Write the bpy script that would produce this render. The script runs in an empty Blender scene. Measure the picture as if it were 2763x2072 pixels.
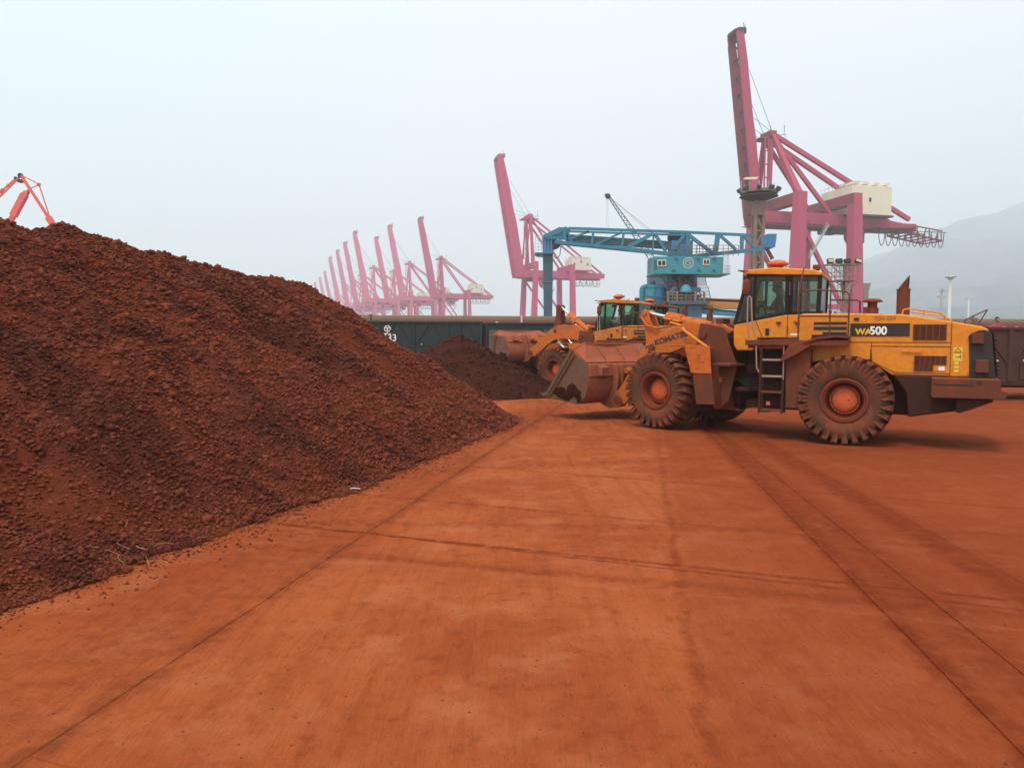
import bpy, bmesh, math, random
import numpy as np
from math import sin, cos, pi, radians as R, atan, hypot, sqrt
from mathutils import Vector as V, Matrix, noise as mn
random.seed(7); rng = np.random.default_rng(7)
sc = bpy.context.scene
col = sc.collection
# ------------------------------------------------------------------ camera
FPX, CX, CY, HZ, CH = 2000.0, 1381.5, 1036.0, 920.0, 2.15
TH = atan((CY - HZ) / FPX); ROLL = R(0.35)
cam = bpy.data.objects.new('camera', bpy.data.cameras.new('camera')); col.objects.link(cam)
cam.data.sensor_width = 36; cam.data.lens = 36 * FPX / 2763
cam.data.clip_start = 0.05; cam.data.clip_end = 12000
CM = Matrix.Translation((0, 0, CH)) @ Matrix.Rotation(R(90) - TH, 4, 'X') @ Matrix.Rotation(ROLL, 4, 'Z')
cam.matrix_world = CM
sc.camera = cam
CR = CM.to_3x3()
# ------------------------------------------------------------------ sky, sun, exposure
SUN_EL, SUN_AZ = 62, 215      # azimuth clockwise from +Y (behind the camera, to its left)
w = bpy.data.worlds.new("World"); sc.world = w; w.use_nodes = True
nt = w.node_tree; nt.nodes.clear()
def wn(t, **k):
    n = nt.nodes.new(t)
    for a, b in k.items(): setattr(n, a, b)
    return n
out = wn('ShaderNodeOutputWorld'); bg1 = wn('ShaderNodeBackground'); bg2 = wn('ShaderNodeBackground'); add = wn('ShaderNodeAddShader')
sky = wn('ShaderNodeTexSky', sky_type='NISHITA', sun_disc=False, dust_density=4.0, air_density=1.2, ozone_density=1.5)
sky.sun_elevation = R(SUN_EL); sky.sun_rotation = R(SUN_AZ)
nt.links.new(sky.outputs[0], bg1.inputs[0]); bg1.inputs[1].default_value = 0.05
tc = wn('ShaderNodeTexCoord'); mp = wn('ShaderNodeMapping'); mp.inputs['Scale'].default_value = (1, 1, 2.2)
nz = wn('ShaderNodeTexNoise'); nz.inputs['Scale'].default_value = 1.3; nz.inputs['Detail'].default_value = 4
rp = wn('ShaderNodeValToRGB'); rp.color_ramp.elements[0].position = .3; rp.color_ramp.elements[1].position = .72
rp.color_ramp.elements[0].color = (.62, .668, .662, 1); rp.color_ramp.elements[1].color = (.685, .688, .695, 1)
nt.links.new(tc.outputs['Generated'], mp.inputs[0]); nt.links.new(mp.outputs[0], nz.inputs['Vector'])
nt.links.new(nz.outputs['Fac'], rp.inputs[0])
sz = wn('ShaderNodeSeparateXYZ'); nt.links.new(tc.outputs['Generated'], sz.inputs[0])
mr = wn('ShaderNodeMapRange', interpolation_type='SMOOTHSTEP'); mr.inputs[1].default_value = .0; mr.inputs[2].default_value = .55; mr.inputs[3].default_value = .96; mr.inputs[4].default_value = 1.16; nt.links.new(sz.outputs[2], mr.inputs[0])
vm = wn('ShaderNodeVectorMath', operation='SCALE'); nt.links.new(rp.outputs[0], vm.inputs[0]); nt.links.new(mr.outputs[0], vm.inputs['Scale']); 
mx = wn('ShaderNodeMapRange', interpolation_type='SMOOTHSTEP'); mx.inputs[1].default_value = -.75; mx.inputs[2].default_value = .05; mx.inputs[3].default_value = 0; mx.inputs[4].default_value = 1; nt.links.new(sz.outputs[0], mx.inputs[0])
mm = wn('ShaderNodeMix', data_type='RGBA', blend_type='MULTIPLY'); mm.inputs[0].default_value = 1; nt.links.new(vm.outputs[0], mm.inputs[6])
m2 = wn('ShaderNodeMix', data_type='RGBA'); nt.links.new(mx.outputs[0], m2.inputs[0]); m2.inputs[6].default_value = (.84, 1.03, 1.0, 1); m2.inputs[7].default_value = (1.02, 1.01, 1.01, 1)
nt.links.new(m2.outputs[2], mm.inputs[7]); nt.links.new(mm.outputs[2], bg2.inputs[0]); bg2.inputs[1].default_value = 0.92
nt.links.new(bg1.outputs[0], add.inputs[0]); nt.links.new(bg2.outputs[0], add.inputs[1]); nt.links.new(add.outputs[0], out.inputs[0])
sl = bpy.data.lights.new('sun', 'SUN'); sl.energy = 1.5; sl.angle = R(14); sl.color = (1, .93, .82)
so = bpy.data.objects.new('sun', sl); col.objects.link(so)
sd = V((sin(R(SUN_AZ)) * cos(R(SUN_EL)), cos(R(SUN_AZ)) * cos(R(SUN_EL)), sin(R(SUN_EL))))
so.rotation_euler = sd.to_track_quat('Z', 'Y').to_euler()
sc.view_settings.view_transform = 'Standard'; sc.view_settings.look = 'None'
sc.view_settings.exposure = 0.46; sc.view_settings.gamma = 1.0
try: sc.view_settings.use_curve_mapping = False
except Exception: pass
sc.render.engine = 'CYCLES'
cy = sc.cycles
cy.use_denoising = True; cy.max_bounces = 7; cy.diffuse_bounces = 3; cy.glossy_bounces = 3; cy.transmission_bounces = 6
cy.transparent_max_bounces = 12; cy.volume_bounces = 3; cy.volume_max_steps = 64; cy.caustics_reflective = False; cy.caustics_refractive = False

# ------------------------------------------------------------------ helpers
def ray(px, py):
    return CR @ V(((px - CX) / FPX, -(py - CY) / FPX, -1))
def ground(px, py, z=0.0):
    d = ray(px, py); return V((0, 0, CH)) + d * ((z - CH) / d.z)
def at(px, py, Y):
    d = ray(px, py); return V((0, 0, CH)) + d * (Y / d.y)
def tag(o, label=None, cat=None, group=None, kind=None):
    if label: o['label'] = label
    if cat: o['category'] = cat
    if group: o['group'] = group
    if kind: o['kind'] = kind
    return o
def empty(name, loc=(0, 0, 0), rz=0.0, label=None, cat=None, group=None):
    o = bpy.data.objects.new(name, None); col.objects.link(o); o.empty_display_size = .2
    o.location = loc; o.rotation_euler = (0, 0, rz)
    return tag(o, label, cat, group)
def copy_tree(o, parent=None):
    c = o.copy(); col.objects.link(c); c.parent = parent
    for ch in list(o.children): copy_tree(ch, c)
    return c
class MB:
    def __init__(s, M=None): s.v = []; s.f = []; s.M = M
    def add(s, vs, fs):
        b = len(s.v); M = s.M
        for p in vs:
            p = V(p); s.v.append(M @ p if M else p)
        s.f += [tuple(i + b for i in f) for f in fs]; return s
    def box(s, c, d, rot=None):
        c = V(c); hx, hy, hz = d[0] / 2, d[1] / 2, d[2] / 2
        vs = [V((x, y, z)) for x in (-hx, hx) for y in (-hy, hy) for z in (-hz, hz)]
        if rot is not None: vs = [rot @ q for q in vs]
        return s.add([c + q for q in vs], [(0, 1, 3, 2), (4, 6, 7, 5), (0, 4, 5, 1), (2, 3, 7, 6), (0, 2, 6, 4), (1, 5, 7, 3)])
    def b2(s, a, b): return s.box([(a[i] + b[i]) / 2 for i in range(3)], [abs(b[i] - a[i]) for i in range(3)])
    def prism(s, prof, y0, y1, ax='y'):
        n = len(prof)
        def P(q, y): return (q[0], y, q[1]) if ax == 'y' else ((y, q[0], q[1]) if ax == 'x' else (q[0], q[1], y))
        vs = [P(q, y0) for q in prof] + [P(q, y1) for q in prof]
        return s.add(vs, [tuple(range(n)), tuple(range(2 * n - 1, n - 1, -1))] + [(i, i + n, (i + 1) % n + n, (i + 1) % n) for i in range(n)])
    def sheet(s, prof, y0, y1, t, ax='y'):
        """polyline of thickness t extruded across"""
        n = len(prof); pts = [V((q[0], q[1])) for q in prof]; off = []
        for i in range(n):
            a = pts[max(i - 1, 0)]; b = pts[min(i + 1, n - 1)]; d = (b - a).normalized(); off.append(pts[i] + V((-d.y, d.x)) * t)
        return s.prism([tuple(q) for q in pts] + [tuple(q) for q in reversed(off)], y0, y1, ax)
    def tube(s, p0, p1, r, n=8, r1=None):
        return s.path([p0, p1], r, n, r1)
    def path(s, pts, r, n=8, r1=None):
        pts = [V(p) for p in pts]; m = len(pts); vs = []
        d0 = (pts[1] - pts[0]).normalized(); up = V((0, 0, 1)) if abs(d0.z) < .9 else V((1, 0, 0))
        x = d0.cross(up).normalized()
        for i, p in enumerate(pts):
            d = (pts[min(i + 1, m - 1)] - pts[max(i - 1, 0)]).normalized()
            x = (x - d * x.dot(d)).normalized(); y = d.cross(x)
            rr = r if r1 is None else r + (r1 - r) * i / (m - 1)
            for k in range(n): a = 2 * pi * k / n; vs.append(p + (x * cos(a) + y * sin(a)) * rr)
        fs = [tuple(range(n - 1, -1, -1)), tuple(range((m - 1) * n, m * n))]
        for i in range(m - 1):
            for k in range(n): k2 = (k + 1) % n; fs.append((i * n + k, i * n + k2, (i + 1) * n + k2, (i + 1) * n + k))
        return s.add(vs, fs)
    def bar(s, p0, p1, w_, h=None, up=(0, 0, 1), w1=None, h1=None):
        p0 = V(p0); p1 = V(p1); h = h or w_; w1 = w1 or w_; h1 = h1 or h; d = (p1 - p0).normalized(); u = V(up)
        if abs(d.dot(u)) > .98: u = V((1, 0, 0)) if abs(d.x) < .9 else V((0, 1, 0))
        x = d.cross(u).normalized(); y = x.cross(d)
        vs = []
        for p, a, b in ((p0, w_ / 2, h / 2), (p1, w1 / 2, h1 / 2)):
            for sx, sy in ((-1, -1), (1, -1), (1, 1), (-1, 1)): vs.append(p + x * a * sx + y * b * sy)
        return s.add(vs, [(3, 2, 1, 0), (4, 5, 6, 7), (0, 1, 5, 4), (1, 2, 6, 5), (2, 3, 7, 6), (3, 0, 4, 7)])
    def lathe(s, prof, n=32, c=(0, 0, 0), ax='y', closed=False, cap=True):
        m = len(prof); vs = []; c = V(c)
        for k in range(n):
            a = 2 * pi * k / n
            for r, h in prof:
                q = (r * cos(a), h, r * sin(a)) if ax == 'y' else ((r * cos(a), r * sin(a), h) if ax == 'z' else (h, r * cos(a), r * sin(a)))
                vs.append(c + V(q))
        fs = []
        for k in range(n):
            k2 = (k + 1) % n
            for i in range(m - 1 if not closed else m):
                j = (i + 1) % m; fs.append((k * m + i, k * m + j, k2 * m + j, k2 * m + i))
        if not closed and cap:
            if prof[0][0] > 1e-5: fs.append(tuple(k * m for k in range(n)))
            if prof[-1][0] > 1e-5: fs.append(tuple(k * m + m - 1 for k in range(n - 1, -1, -1)))
        return s.add(vs, fs)
    def build(s, name, mat, parent=None, bevel=0, smooth=False, ang=35, seg=2, loc=None, rot=None, **tg):
        me = bpy.data.meshes.new(name); me.from_pydata([tuple(q) for q in s.v], [], s.f)
        bm = bmesh.new(); bm.from_mesh(me)
        bmesh.ops.remove_doubles(bm, verts=bm.verts, dist=1e-6)
        bmesh.ops.recalc_face_normals(bm, faces=bm.faces); bm.to_mesh(me); bm.free()
        me.materials.append(mat)
        o = bpy.data.objects.new(name, me); col.objects.link(o)
        if parent is not None: o.parent = parent
        if loc: o.location = loc
        if rot: o.rotation_euler = rot
        if smooth or bevel:
            me.shade_smooth(); me.set_sharp_from_angle(angle=R(ang))
        if bevel:
            m = o.modifiers.new('bevel', 'BEVEL'); m.width = bevel; m.segments = seg; m.limit_method = 'ANGLE'; m.angle_limit = R(32); m.harden_normals = True
        tag(o, **tg); return o
def npmesh(name, v, f, mat, parent=None, smooth=False, k=3):
    me = bpy.data.meshes.new(name); v = np.asarray(v, np.float32); f = np.asarray(f, np.int32)
    me.vertices.add(len(v)); me.vertices.foreach_set('co', v.ravel())
    me.loops.add(f.size); me.loops.foreach_set('vertex_index', f.ravel())
    me.polygons.add(len(f)); me.polygons.foreach_set('loop_start', np.arange(len(f), dtype=np.int32) * k)
    me.polygons.foreach_set('loop_total', np.full(len(f), k, np.int32))
    me.update(calc_edges=True); me.validate(); me.materials.append(mat)
    if smooth: me.shade_smooth()
    o = bpy.data.objects.new(name, me); col.objects.link(o)
    if parent is not None: o.parent = parent
    return o
def text(name, body, size, mat, M, parent, bold=0.0, extrude=.003, shear=0, space=1.0, align='LEFT', sx=1.0):
    c = bpy.data.curves.new(name, 'FONT'); c.body = body; c.size = size; c.extrude = extrude; c.offset = bold; c.shear = shear
    c.space_character = space; c.align_x = align; c.resolution_u = 4
    c.materials.append(mat)
    o0 = bpy.data.objects.new(name, c); col.objects.link(o0); bpy.context.view_layer.update()
    me = bpy.data.meshes.new_from_object(o0.evaluated_get(bpy.context.evaluated_depsgraph_get())); bpy.data.objects.remove(o0)
    if not me.materials: me.materials.append(mat)
    o = bpy.data.objects.new(name, me); col.objects.link(o); o.parent = parent
    me.transform(M @ Matrix.Diagonal((sx, 1, 1, 1))); return o

# ------------------------------------------------------------------ materials
def newmat(name):
    m = bpy.data.materials.new(name); m.use_nodes = True; t = m.node_tree; t.nodes.clear(); return m, t
class N:
    """small node-graph helper"""
    def __init__(s, t): s.t = t
    def n(s, ty, ins=None, **k):
        x = s.t.nodes.new(ty)
        for a, b in k.items(): setattr(x, a, b)
        for a, b in (ins or {}).items():
            if isinstance(b, bpy.types.NodeSocket): s.t.links.new(b, x.inputs[a])
            else: x.inputs[a].default_value = b
        return x
    def m(s, op, a, b=0.5, c=None, clamp=False):
        i = {0: a, 1: b}
        if c is not None: i[2] = c
        return s.n('ShaderNodeMath', i, operation=op, use_clamp=clamp).outputs[0]
    def noise(s, vec, sc_, det=3, rough=.55, dist=0):
        return s.n('ShaderNodeTexNoise', {'Vector': vec, 'Scale': sc_, 'Detail': det, 'Roughness': rough, 'Distortion': dist}).outputs['Fac']
    def rng(s, x, a, b, c=0.0, d=1.0):
        return s.n('ShaderNodeMapRange', {0: x, 1: a, 2: b, 3: c, 4: d}, interpolation_type='SMOOTHSTEP').outputs[0]
    def mix(s, f, a, b, mode='MIX'):
        x = s.n('ShaderNodeMix', None, data_type='RGBA', blend_type=mode)
        for i, q in ((0, f), (6, a), (7, b)):
            if isinstance(q, bpy.types.NodeSocket): s.t.links.new(q, x.inputs[i])
            else: x.inputs[i].default_value = (*q, 1) if isinstance(q, tuple) and len(q) == 3 else q
        return x.outputs[2]
    def out(s, col_, rough, bump=None, metal=0.0, spec=.3, bstr=.3, bdist=.01, **kw):
        p = s.n('ShaderNodeBsdfPrincipled', {'Base Color': col_ if isinstance(col_, bpy.types.NodeSocket) else (*col_, 1), 'Roughness': rough, 'Metallic': metal, 'Specular IOR Level': spec, **kw})
        if bump is not None:
            b = s.n('ShaderNodeBump', {'Height': bump, 'Strength': bstr, 'Distance': bdist}); s.t.links.new(b.outputs[0], p.inputs['Normal'])
        o = s.n('ShaderNodeOutputMaterial'); s.t.links.new(p.outputs[0], o.inputs[0]); return p
DUST = (.30, .085, .038)
def paint(name, c, dust=.4, rough=.45, scale=1.0, c2=None, metal=0.0, dustc=DUST, up=.5, low=None):
    """painted steel with blotches of red ore dust, more on faces that look up"""
    m, t = newmat(name); g = N(t)
    tc = g.n('ShaderNodeTexCoord').outputs['Object']
    geo = g.n('ShaderNodeNewGeometry'); nrm = g.n('ShaderNodeSeparateXYZ', {0: geo.outputs['Normal']}).outputs[2]
    n1 = g.noise(tc, 1.7 * scale, 5, .6); n2 = g.noise(tc, 9 * scale, 4, .6); n3 = g.noise(tc, 40 * scale, 3)
    stre = g.n('ShaderNodeMapping', {'Vector': tc, 'Scale': (7 * scale, 7 * scale, .8 * scale)}).outputs[0]
    n4 = g.noise(stre, 1.5, 4, .6)
    s = g.m('ADD', g.m('MULTIPLY', n1, .5), g.m('ADD', g.m('MULTIPLY', n2, .25), g.m('MULTIPLY', n4, .3)))
    s = g.m('ADD', s, g.m('MULTIPLY', g.m('MAXIMUM', nrm, 0.0), up * .35))
    if low is not None:
        z = g.n('ShaderNodeSeparateXYZ', {0: geo.outputs['Position']}).outputs[2]
        s = g.m('ADD', s, g.rng(z, low[0], low[1], low[2], 0.0))
    f = g.rng(s, .78 - dust * .5, 1.0 - dust * .5, 0.0, .92)
    f = g.m('MAXIMUM', f, dust * .35)
    base = g.mix(g.rng(n2, .3, .75), c, c2 or tuple(q * .82 for q in c))
    dc = g.mix(n3, dustc, tuple(q * .7 for q in dustc))
    colr = g.mix(f, base, dc)
    ro = g.m('ADD', g.m('MULTIPLY', f, .5), rough, clamp=True)
    g.out(colr, ro, n3, metal=metal, spec=.3 if rough < .5 else .14, bstr=.14, bdist=.01)
    return m
def plain(name, c, rough=.6, metal=0.0, emis=None, spec=.4):
    m, t = newmat(name); g = N(t); tc = g.n('ShaderNodeTexCoord').outputs['Object']
    n = g.noise(tc, 6, 4); k = g.mix(n, tuple(q * .75 for q in c), tuple(min(1, q * 1.2) for q in c))
    p = g.out(k, rough, metal=metal, spec=spec)
    return m
def glass(name, tint=(.55, .68, .6), refl=.9, op=.25):
    m, t = newmat(name); g = N(t)
    tr = g.n('ShaderNodeBsdfTransparent', {0: (*tint, 1)}); gl = g.n('ShaderNodeBsdfGlossy', {0: (.9, .9, .9, 1), 'Roughness': .06})
    fr = g.n('ShaderNodeFresnel', {0: 1.5}).outputs[0]
    tc = g.n('ShaderNodeTexCoord').outputs['Object']; n = g.noise(tc, 3, 4)
    df = g.n('ShaderNodeBsdfDiffuse', {0: (.34, .19, .12, 1)})
    a = g.n('ShaderNodeMixShader', {0: g.m('MULTIPLY', fr, refl), 1: tr.outputs[0], 2: gl.outputs[0]})
    b = g.n('ShaderNodeMixShader', {0: g.rng(n, .3, .8, op * .3, op), 1: a.outputs[0], 2: df.outputs[0]})
    o = g.n('ShaderNodeOutputMaterial'); t.links.new(b.outputs[0], o.inputs[0]); return m
M = {}
M['yellow'] = paint('yellow_paint', (.72, .255, .014), .22, .32, 1.0, (.62, .185, .013), low=(1.2, 2.6, .15), dustc=(.36, .09, .03))
M['orange'] = paint('dusty_orange_paint', (.60, .155, .026), .40, .5, 1.0, (.46, .105, .02), dustc=(.32, .075, .028))
M['brown'] = paint('dusty_brown_steel', (.115, .040, .024), .66, .6, 1.0, dustc=(.235, .060, .026))
M['yellow_dusty'] = paint('dusty_yellow_paint', (.60, .21, .016), .45, .45, 1.0, (.5, .15, .016), low=(1.2, 3.2, .2), dustc=(.34, .085, .03))
M['bucket'] = paint('bucket_steel', (.22, .066, .036), .60, .5, 1.2, (.30, .13, .085), dustc=(.36, .090, .038))
M['cheek'] = paint('worn_bucket_plate', (.135, .092, .060), .66, .42, .9, (.11, .075, .05), dustc=(.20, .052, .024), up=.2)
M['frame'] = paint('frame_steel', (.034, .016, .011), .55, .6, 1.0, dustc=(.150, .040, .018))
M['dark'] = paint('dark_steel', (.014, .012, .012), .2, .55, 1.0, dustc=(.11, .04, .028))
M['panel'] = paint('grey_black_panel', (.04, .035, .034), .22, .55, 1.0, dustc=(.13, .05, .033))
M['tyre'] = paint('dusty_rubber', (.060, .040, .027), .74, .75, 1.6, dustc=(.22, .060, .029))
M['rim'] = paint('dusty_rim', (.20, .042, .020), .62, .55, 2.5, dustc=(.20, .048, .022))
M['hub'] = paint('hub_paint', (.60, .12, .045), .2, .5, 2.5, dustc=(.33, .07, .03))
M['chrome'] = plain('chrome_rod', (.75, .75, .75), .15, 1.0)
M['rail'] = paint('handrail_steel', (.10, .045, .03), .4, .5, 2, dustc=(.24, .08, .045))
M['light_rail'] = plain('grey_handrail', (.35, .24, .19), .4, .3)
M['glass'] = glass('cab_glass', (.66, .76, .70), .55, .05)
M['glass_green'] = glass('green_cab_glass', (.45, .80, .62), .5, .05)
M['glass_clear'] = glass('clear_cab_glass', (.90, .93, .92), .3, .02)
M['black'] = plain('black_plastic', (.018, .018, .02), .55)
M['beacon'] = paint('dusty_orange_lens', (.62, .12, .04), .4, .4, 3)
M['white_ink'] = plain('white_lettering', (.8, .78, .74), .5)
M['yellow_ink'] = plain('yellow_lettering', (.75, .42, .03), .5)
M['black_ink'] = plain('dark_lettering', (.06, .035, .03), .6)
M['faded_ink'] = plain('faded_lettering', (.24, .09, .035), .7)
M['sticker'] = plain('yellow_sticker', (.78, .50, .04), .5)
M['louvre'] = paint('louvre_brown', (.16, .045, .02), .3, .6, 3)
M['pink'] = paint('red_crane_paint', (.48, .058, .125), .10, .5, .08, (.42, .075, .12), dustc=(.36, .11, .09), up=.2)
M['pinkdark'] = paint('dark_red_crane_paint', (.26, .035, .06), .12, .5, .08, (.26, .06, .065), dustc=(.2, .07, .06), up=.2)
M['pinkhaze'] = paint('hazed_magenta_crane_paint', (.70, .11, .24), .04, .5, .08, (.74, .15, .28), dustc=(.5, .2, .25), up=.1)  # crane colour paled so distance haze is partly painted in
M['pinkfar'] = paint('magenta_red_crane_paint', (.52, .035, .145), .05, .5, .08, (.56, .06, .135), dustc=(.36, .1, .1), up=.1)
M['salmon'] = paint('salmon_crane_paint', (.80, .13, .11), .04, .5, .2, up=.1)
M['cranedark'] = paint('crane_machinery', (.06, .05, .055), .2, .6, .3, dustc=(.2, .08, .06))
M['cream'] = paint('cream_cladding', (.80, .72, .55), .03, .5, .2, (.74, .66, .5), dustc=(.5, .4, .28), up=.1)
M['blue'] = paint('blue_crane_paint', (.035, .21, .30), .12, .45, .4, (.03, .17, .25), dustc=(.10, .12, .12), up=.2)
M['blue2'] = paint('bright_blue_panel', (.035, .20, .42), .06, .4, .4)
M['slate'] = paint('slate_blue_column', (.055, .12, .155), .12, .5, .4, (.05, .10, .135), dustc=(.13, .10, .09), up=.2)
M['teal'] = paint('teal_cladding', (.05, .27, .32), .12, .45, .5, (.045, .235, .29), dustc=(.06, .12, .14), up=.2)
M['rust'] = paint('rusty_mast_steel', (.20, .12, .085), .5, .6, .6, (.3, .26, .22), dustc=(.20, .075, .04))
M['wagon'] = paint('dark_green_wagon_paint', (.022, .040, .040), .16, .5, .7, (.017, .03, .032), dustc=(.085, .05, .036), up=.3)
M['wagon_brown'] = paint('brown_wagon_paint', (.075, .035, .028), .35, .6, .7, dustc=(.13, .05, .035))
M['wagon_grey'] = paint('weathered_wagon_door', (.10, .095, .085), .3, .6, 1.2, dustc=(.16, .08, .06))
M['cover'] = paint('conveyor_cover', (.155, .085, .058), .3, .6, .5, (.12, .085, .055), dustc=(.18, .065, .045), up=.1)
M['red'] = paint('red_frame_paint', (.36, .035, .03), .15, .5, .5)
M['grey'] = plain('galvanised_steel', (.42, .43, .43), .5, .2)
M['white'] = plain('white_painted_steel', (.72, .72, .70), .5)
M['lamp'] = plain('lamp_glass', (.55, .45, .25), .3)
M['yellow_far'] = paint('yellow_gantry_paint', (.55, .24, .05), .2, .5, .5)
M['skin'] = plain('skin', (.34, .15, .09), .6)
M['hair'] = plain('black_hair', (.012, .010, .010), .6)
M['shirt'] = plain('white_shirt', (.62, .58, .5), .8)
M['red_shirt'] = plain('red_shirt', (.4, .05, .06), .8)
M['trousers'] = plain('dark_trousers', (.04, .04, .05), .8)
M['cap'] = plain('pale_cap', (.5, .5, .5), .8)
M['straw'] = plain('dry_straw', (.50, .27, .15), .8)
def camo():
    m, t = newmat('camouflage_cloth'); g = N(t); tc = g.n('ShaderNodeTexCoord').outputs['Object']
    v = g.n('ShaderNodeTexVoronoi', {'Vector': tc, 'Scale': 14}).outputs['Color']
    r = g.n('ShaderNodeValToRGB', {0: g.n('ShaderNodeSeparateColor', {0: v}).outputs[0]}); r.color_ramp.interpolation = 'CONSTANT'
    e = r.color_ramp.elements; e[0].color = (.03, .05, .03, 1); e[1].position = .6; e[1].color = (.09, .10, .055, 1); q = e.new(.35); q.color = (.05, .09, .05, 1)
    g.out(r.outputs[0], .85); return m
M['camo'] = camo()

# yard surface: world-space dust over concrete, with wheel tracks
def pos_nodes(g):
    p = g.n('ShaderNodeNewGeometry').outputs['Position']; s = g.n('ShaderNodeSeparateXYZ', {0: p}); return p, s.outputs[0], s.outputs[1]
def yard():
    m, t = newmat('dust_covered_concrete'); g = N(t); p, x, y = pos_nodes(g)
    n0 = g.noise(p, .35, 4, .6); n1 = g.noise(p, 1.6, 5, .62); n2 = g.noise(p, 7, 5, .62); n3 = g.noise(p, 45, 4, .6); n4 = g.noise(p, 220, 3, .6)
    # streaks swept along the travel direction
    def streak(ang, a, b, sc_):
        q = g.n('ShaderNodeMapping', {'Vector': p, 'Rotation': (0, 0, R(ang)), 'Scale': (a, b, 1)}).outputs[0]
        return g.noise(q, sc_, 5, .65, .3)
    s1 = streak(12, 5.5, .35, 1.2); s2 = streak(-62, 4.5, .45, 1.0); s3 = streak(12, 22, 1.2, 1.2)
    A = (.445, .113, .034); B = (.315, .066, .020); C = (.145, .028, .011); D = (.47, .155, .066)
    c = g.mix(g.rng(n0, .32, .68), A, B)
    c = g.mix(g.m('MULTIPLY', g.rng(s1, .42, .70), .50), c, (.26, .058, .017))
    c = g.mix(g.m('MULTIPLY', g.rng(s3, .50, .78), .25), c, C)
    c = g.mix(g.m('MULTIPLY', g.rng(n2, .48, .76), .5), c, C)
    c = g.mix(g.m('MULTIPLY', g.rng(n1, .46, .72), .60), c, D)
    # more dust to the right of the yard
    c = g.mix(g.m('MULTIPLY', g.rng(g.m('ADD', g.m('SUBTRACT', x, g.m('MULTIPLY', y, .12)), g.m('MULTIPLY', n1, 1.5)), .6, 4.5), .52), c, (.225, .040, .014))
    hgt = g.m('ADD', g.m('MULTIPLY', n3, .4), g.m('ADD', g.m('MULTIPLY', n4, .15), g.m('MULTIPLY', n2, .5)))
    def band(px0, px1, wd, amt, colr, soft=.5, wob=.25, lo=None):
        nonlocal c, hgt
        a = ground(*px0); b = ground(*px1); d = (b - a).normalized(); nx, ny = -d.y, d.x
        k = g.m('ADD', g.m('MULTIPLY', x, nx), g.m('MULTIPLY', y, ny)); k = g.m('SUBTRACT', k, a.x * nx + a.y * ny)
        k = g.m('ADD', k, g.m('MULTIPLY', g.m('SUBTRACT', n1, .5), wob)); k = g.m('ADD', k, g.m('MULTIPLY', g.m('SUBTRACT', n2, .5), wob * .5))
        f = g.rng(g.m('ABSOLUTE', k), wd * (1 - soft), wd * (1 + soft), 1.0, 0.0)
        f = g.m('MULTIPLY', f, g.m('MULTIPLY', g.rng(n2, .3, .6, .25, 1.0), g.rng(n1, .3, .55, .3, 1.0)))
        c = g.mix(g.m('MULTIPLY', f, amt), c, colr)
        return k
    Cd = (.165, .027, .0075)
    band((1790, 1260), (1845, 1620), .05, .38, Cd, .9, .25)
    band((1845, 1620), (1925, 2070), .05, .34, Cd, .9, .25)
    qa, qb = ground(1790, 1200), ground(1925, 2070); dd = (qb - qa).normalized()
    kk = g.m('ADD', g.m('MULTIPLY', x, -dd.y), g.m('MULTIPLY', y, dd.x)); kk = g.m('SUBTRACT', kk, -qa.x * dd.y + qa.y * dd.x); kk = g.m('ADD', kk, g.m('MULTIPLY', g.m('SUBTRACT', n2, .5), .22))
    c = g.mix(g.m('MULTIPLY', g.rng(kk, -.02, .10), g.rng(n1, .2, .8, .55, .25)), c, (.23, .045, .013))
    fine = streak(8, 60, 9, 1.0); fine2 = streak(-78, 40, 7, 1.0)
    c = g.mix(g.m('MULTIPLY', g.rng(fine, .50, .72), .34), c, (.20, .040, .012)); c = g.mix(g.m('MULTIPLY', g.rng(fine2, .52, .76), .30), c, D)
    band((1948, 1206), (2358, 1609), .09, .7, Cd, .9, .2)
    band((2300, 1550), (2763, 2038), .10, .75, Cd, .9, .22)
    band((1961, 1179), (2285, 1450), .16, .40, Cd, .9, .25)
    band((2285, 1450), (2763, 1820), .26, .42, Cd, .8, .5)
    band((2060, 1189), (2384, 1384), .12, .6, Cd, .9, .25)
    band((2384, 1384), (2763, 1590), .20, .75, Cd, .8, .35)
    band((1300, 1530), (2763, 1660), .09, .55, Cd, .9, .25)
    band((1300, 1545), (2763, 1700), .05, .22, D, .9, .45)
    band((60, 2050), (1260, 1260), .09, .7, (.16, .040, .014), .9, .1)
    band((-300, 2050), (1180, 1260), .60, .62, (.23, .050, .017), .7, .4)
    band((640, 1398), (1000, 1440), .03, .85, Cd, .9, .08)
    band((1000, 1440), (2093, 1553), .035, .95, Cd, .9, .08)
    band((1320, 1262), (1961, 1311), .03, .8, Cd, .9, .08)
    band((1300, 1415), (2300, 1432), .10, .40, Cd, .9, .3)
    band((1900, 1235), (2300, 1215), .25, .45, Cd, .9, .4)
    band((1700, 1400), (2300, 1455), .05, .5, Cd, .9, .15)
    # shallow tyre marks crossing behind the machines
    fr_ = g.rng(s2, .45, .7); c = g.mix(g.m('MULTIPLY', fr_, g.m('MULTIPLY', g.rng(y, 14, 22), .6)), c, Cd)
    # scattered dark crumbs
    vo = g.n('ShaderNodeTexVoronoi', {'Vector': p, 'Scale': 11.0, 'Randomness': 1.0})
    cr = g.m('MULTIPLY', g.rng(vo.outputs['Distance'], .06, .12, 1.0, 0.0), g.rng(n1, .5, .62))
    c = g.mix(g.m('MULTIPLY', cr, .8), c, (.08, .018, .009))
    c = g.mix(g.rng(n4, .2, .85), c, g.mix(.42, c, (.08, .016, .007)))
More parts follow.
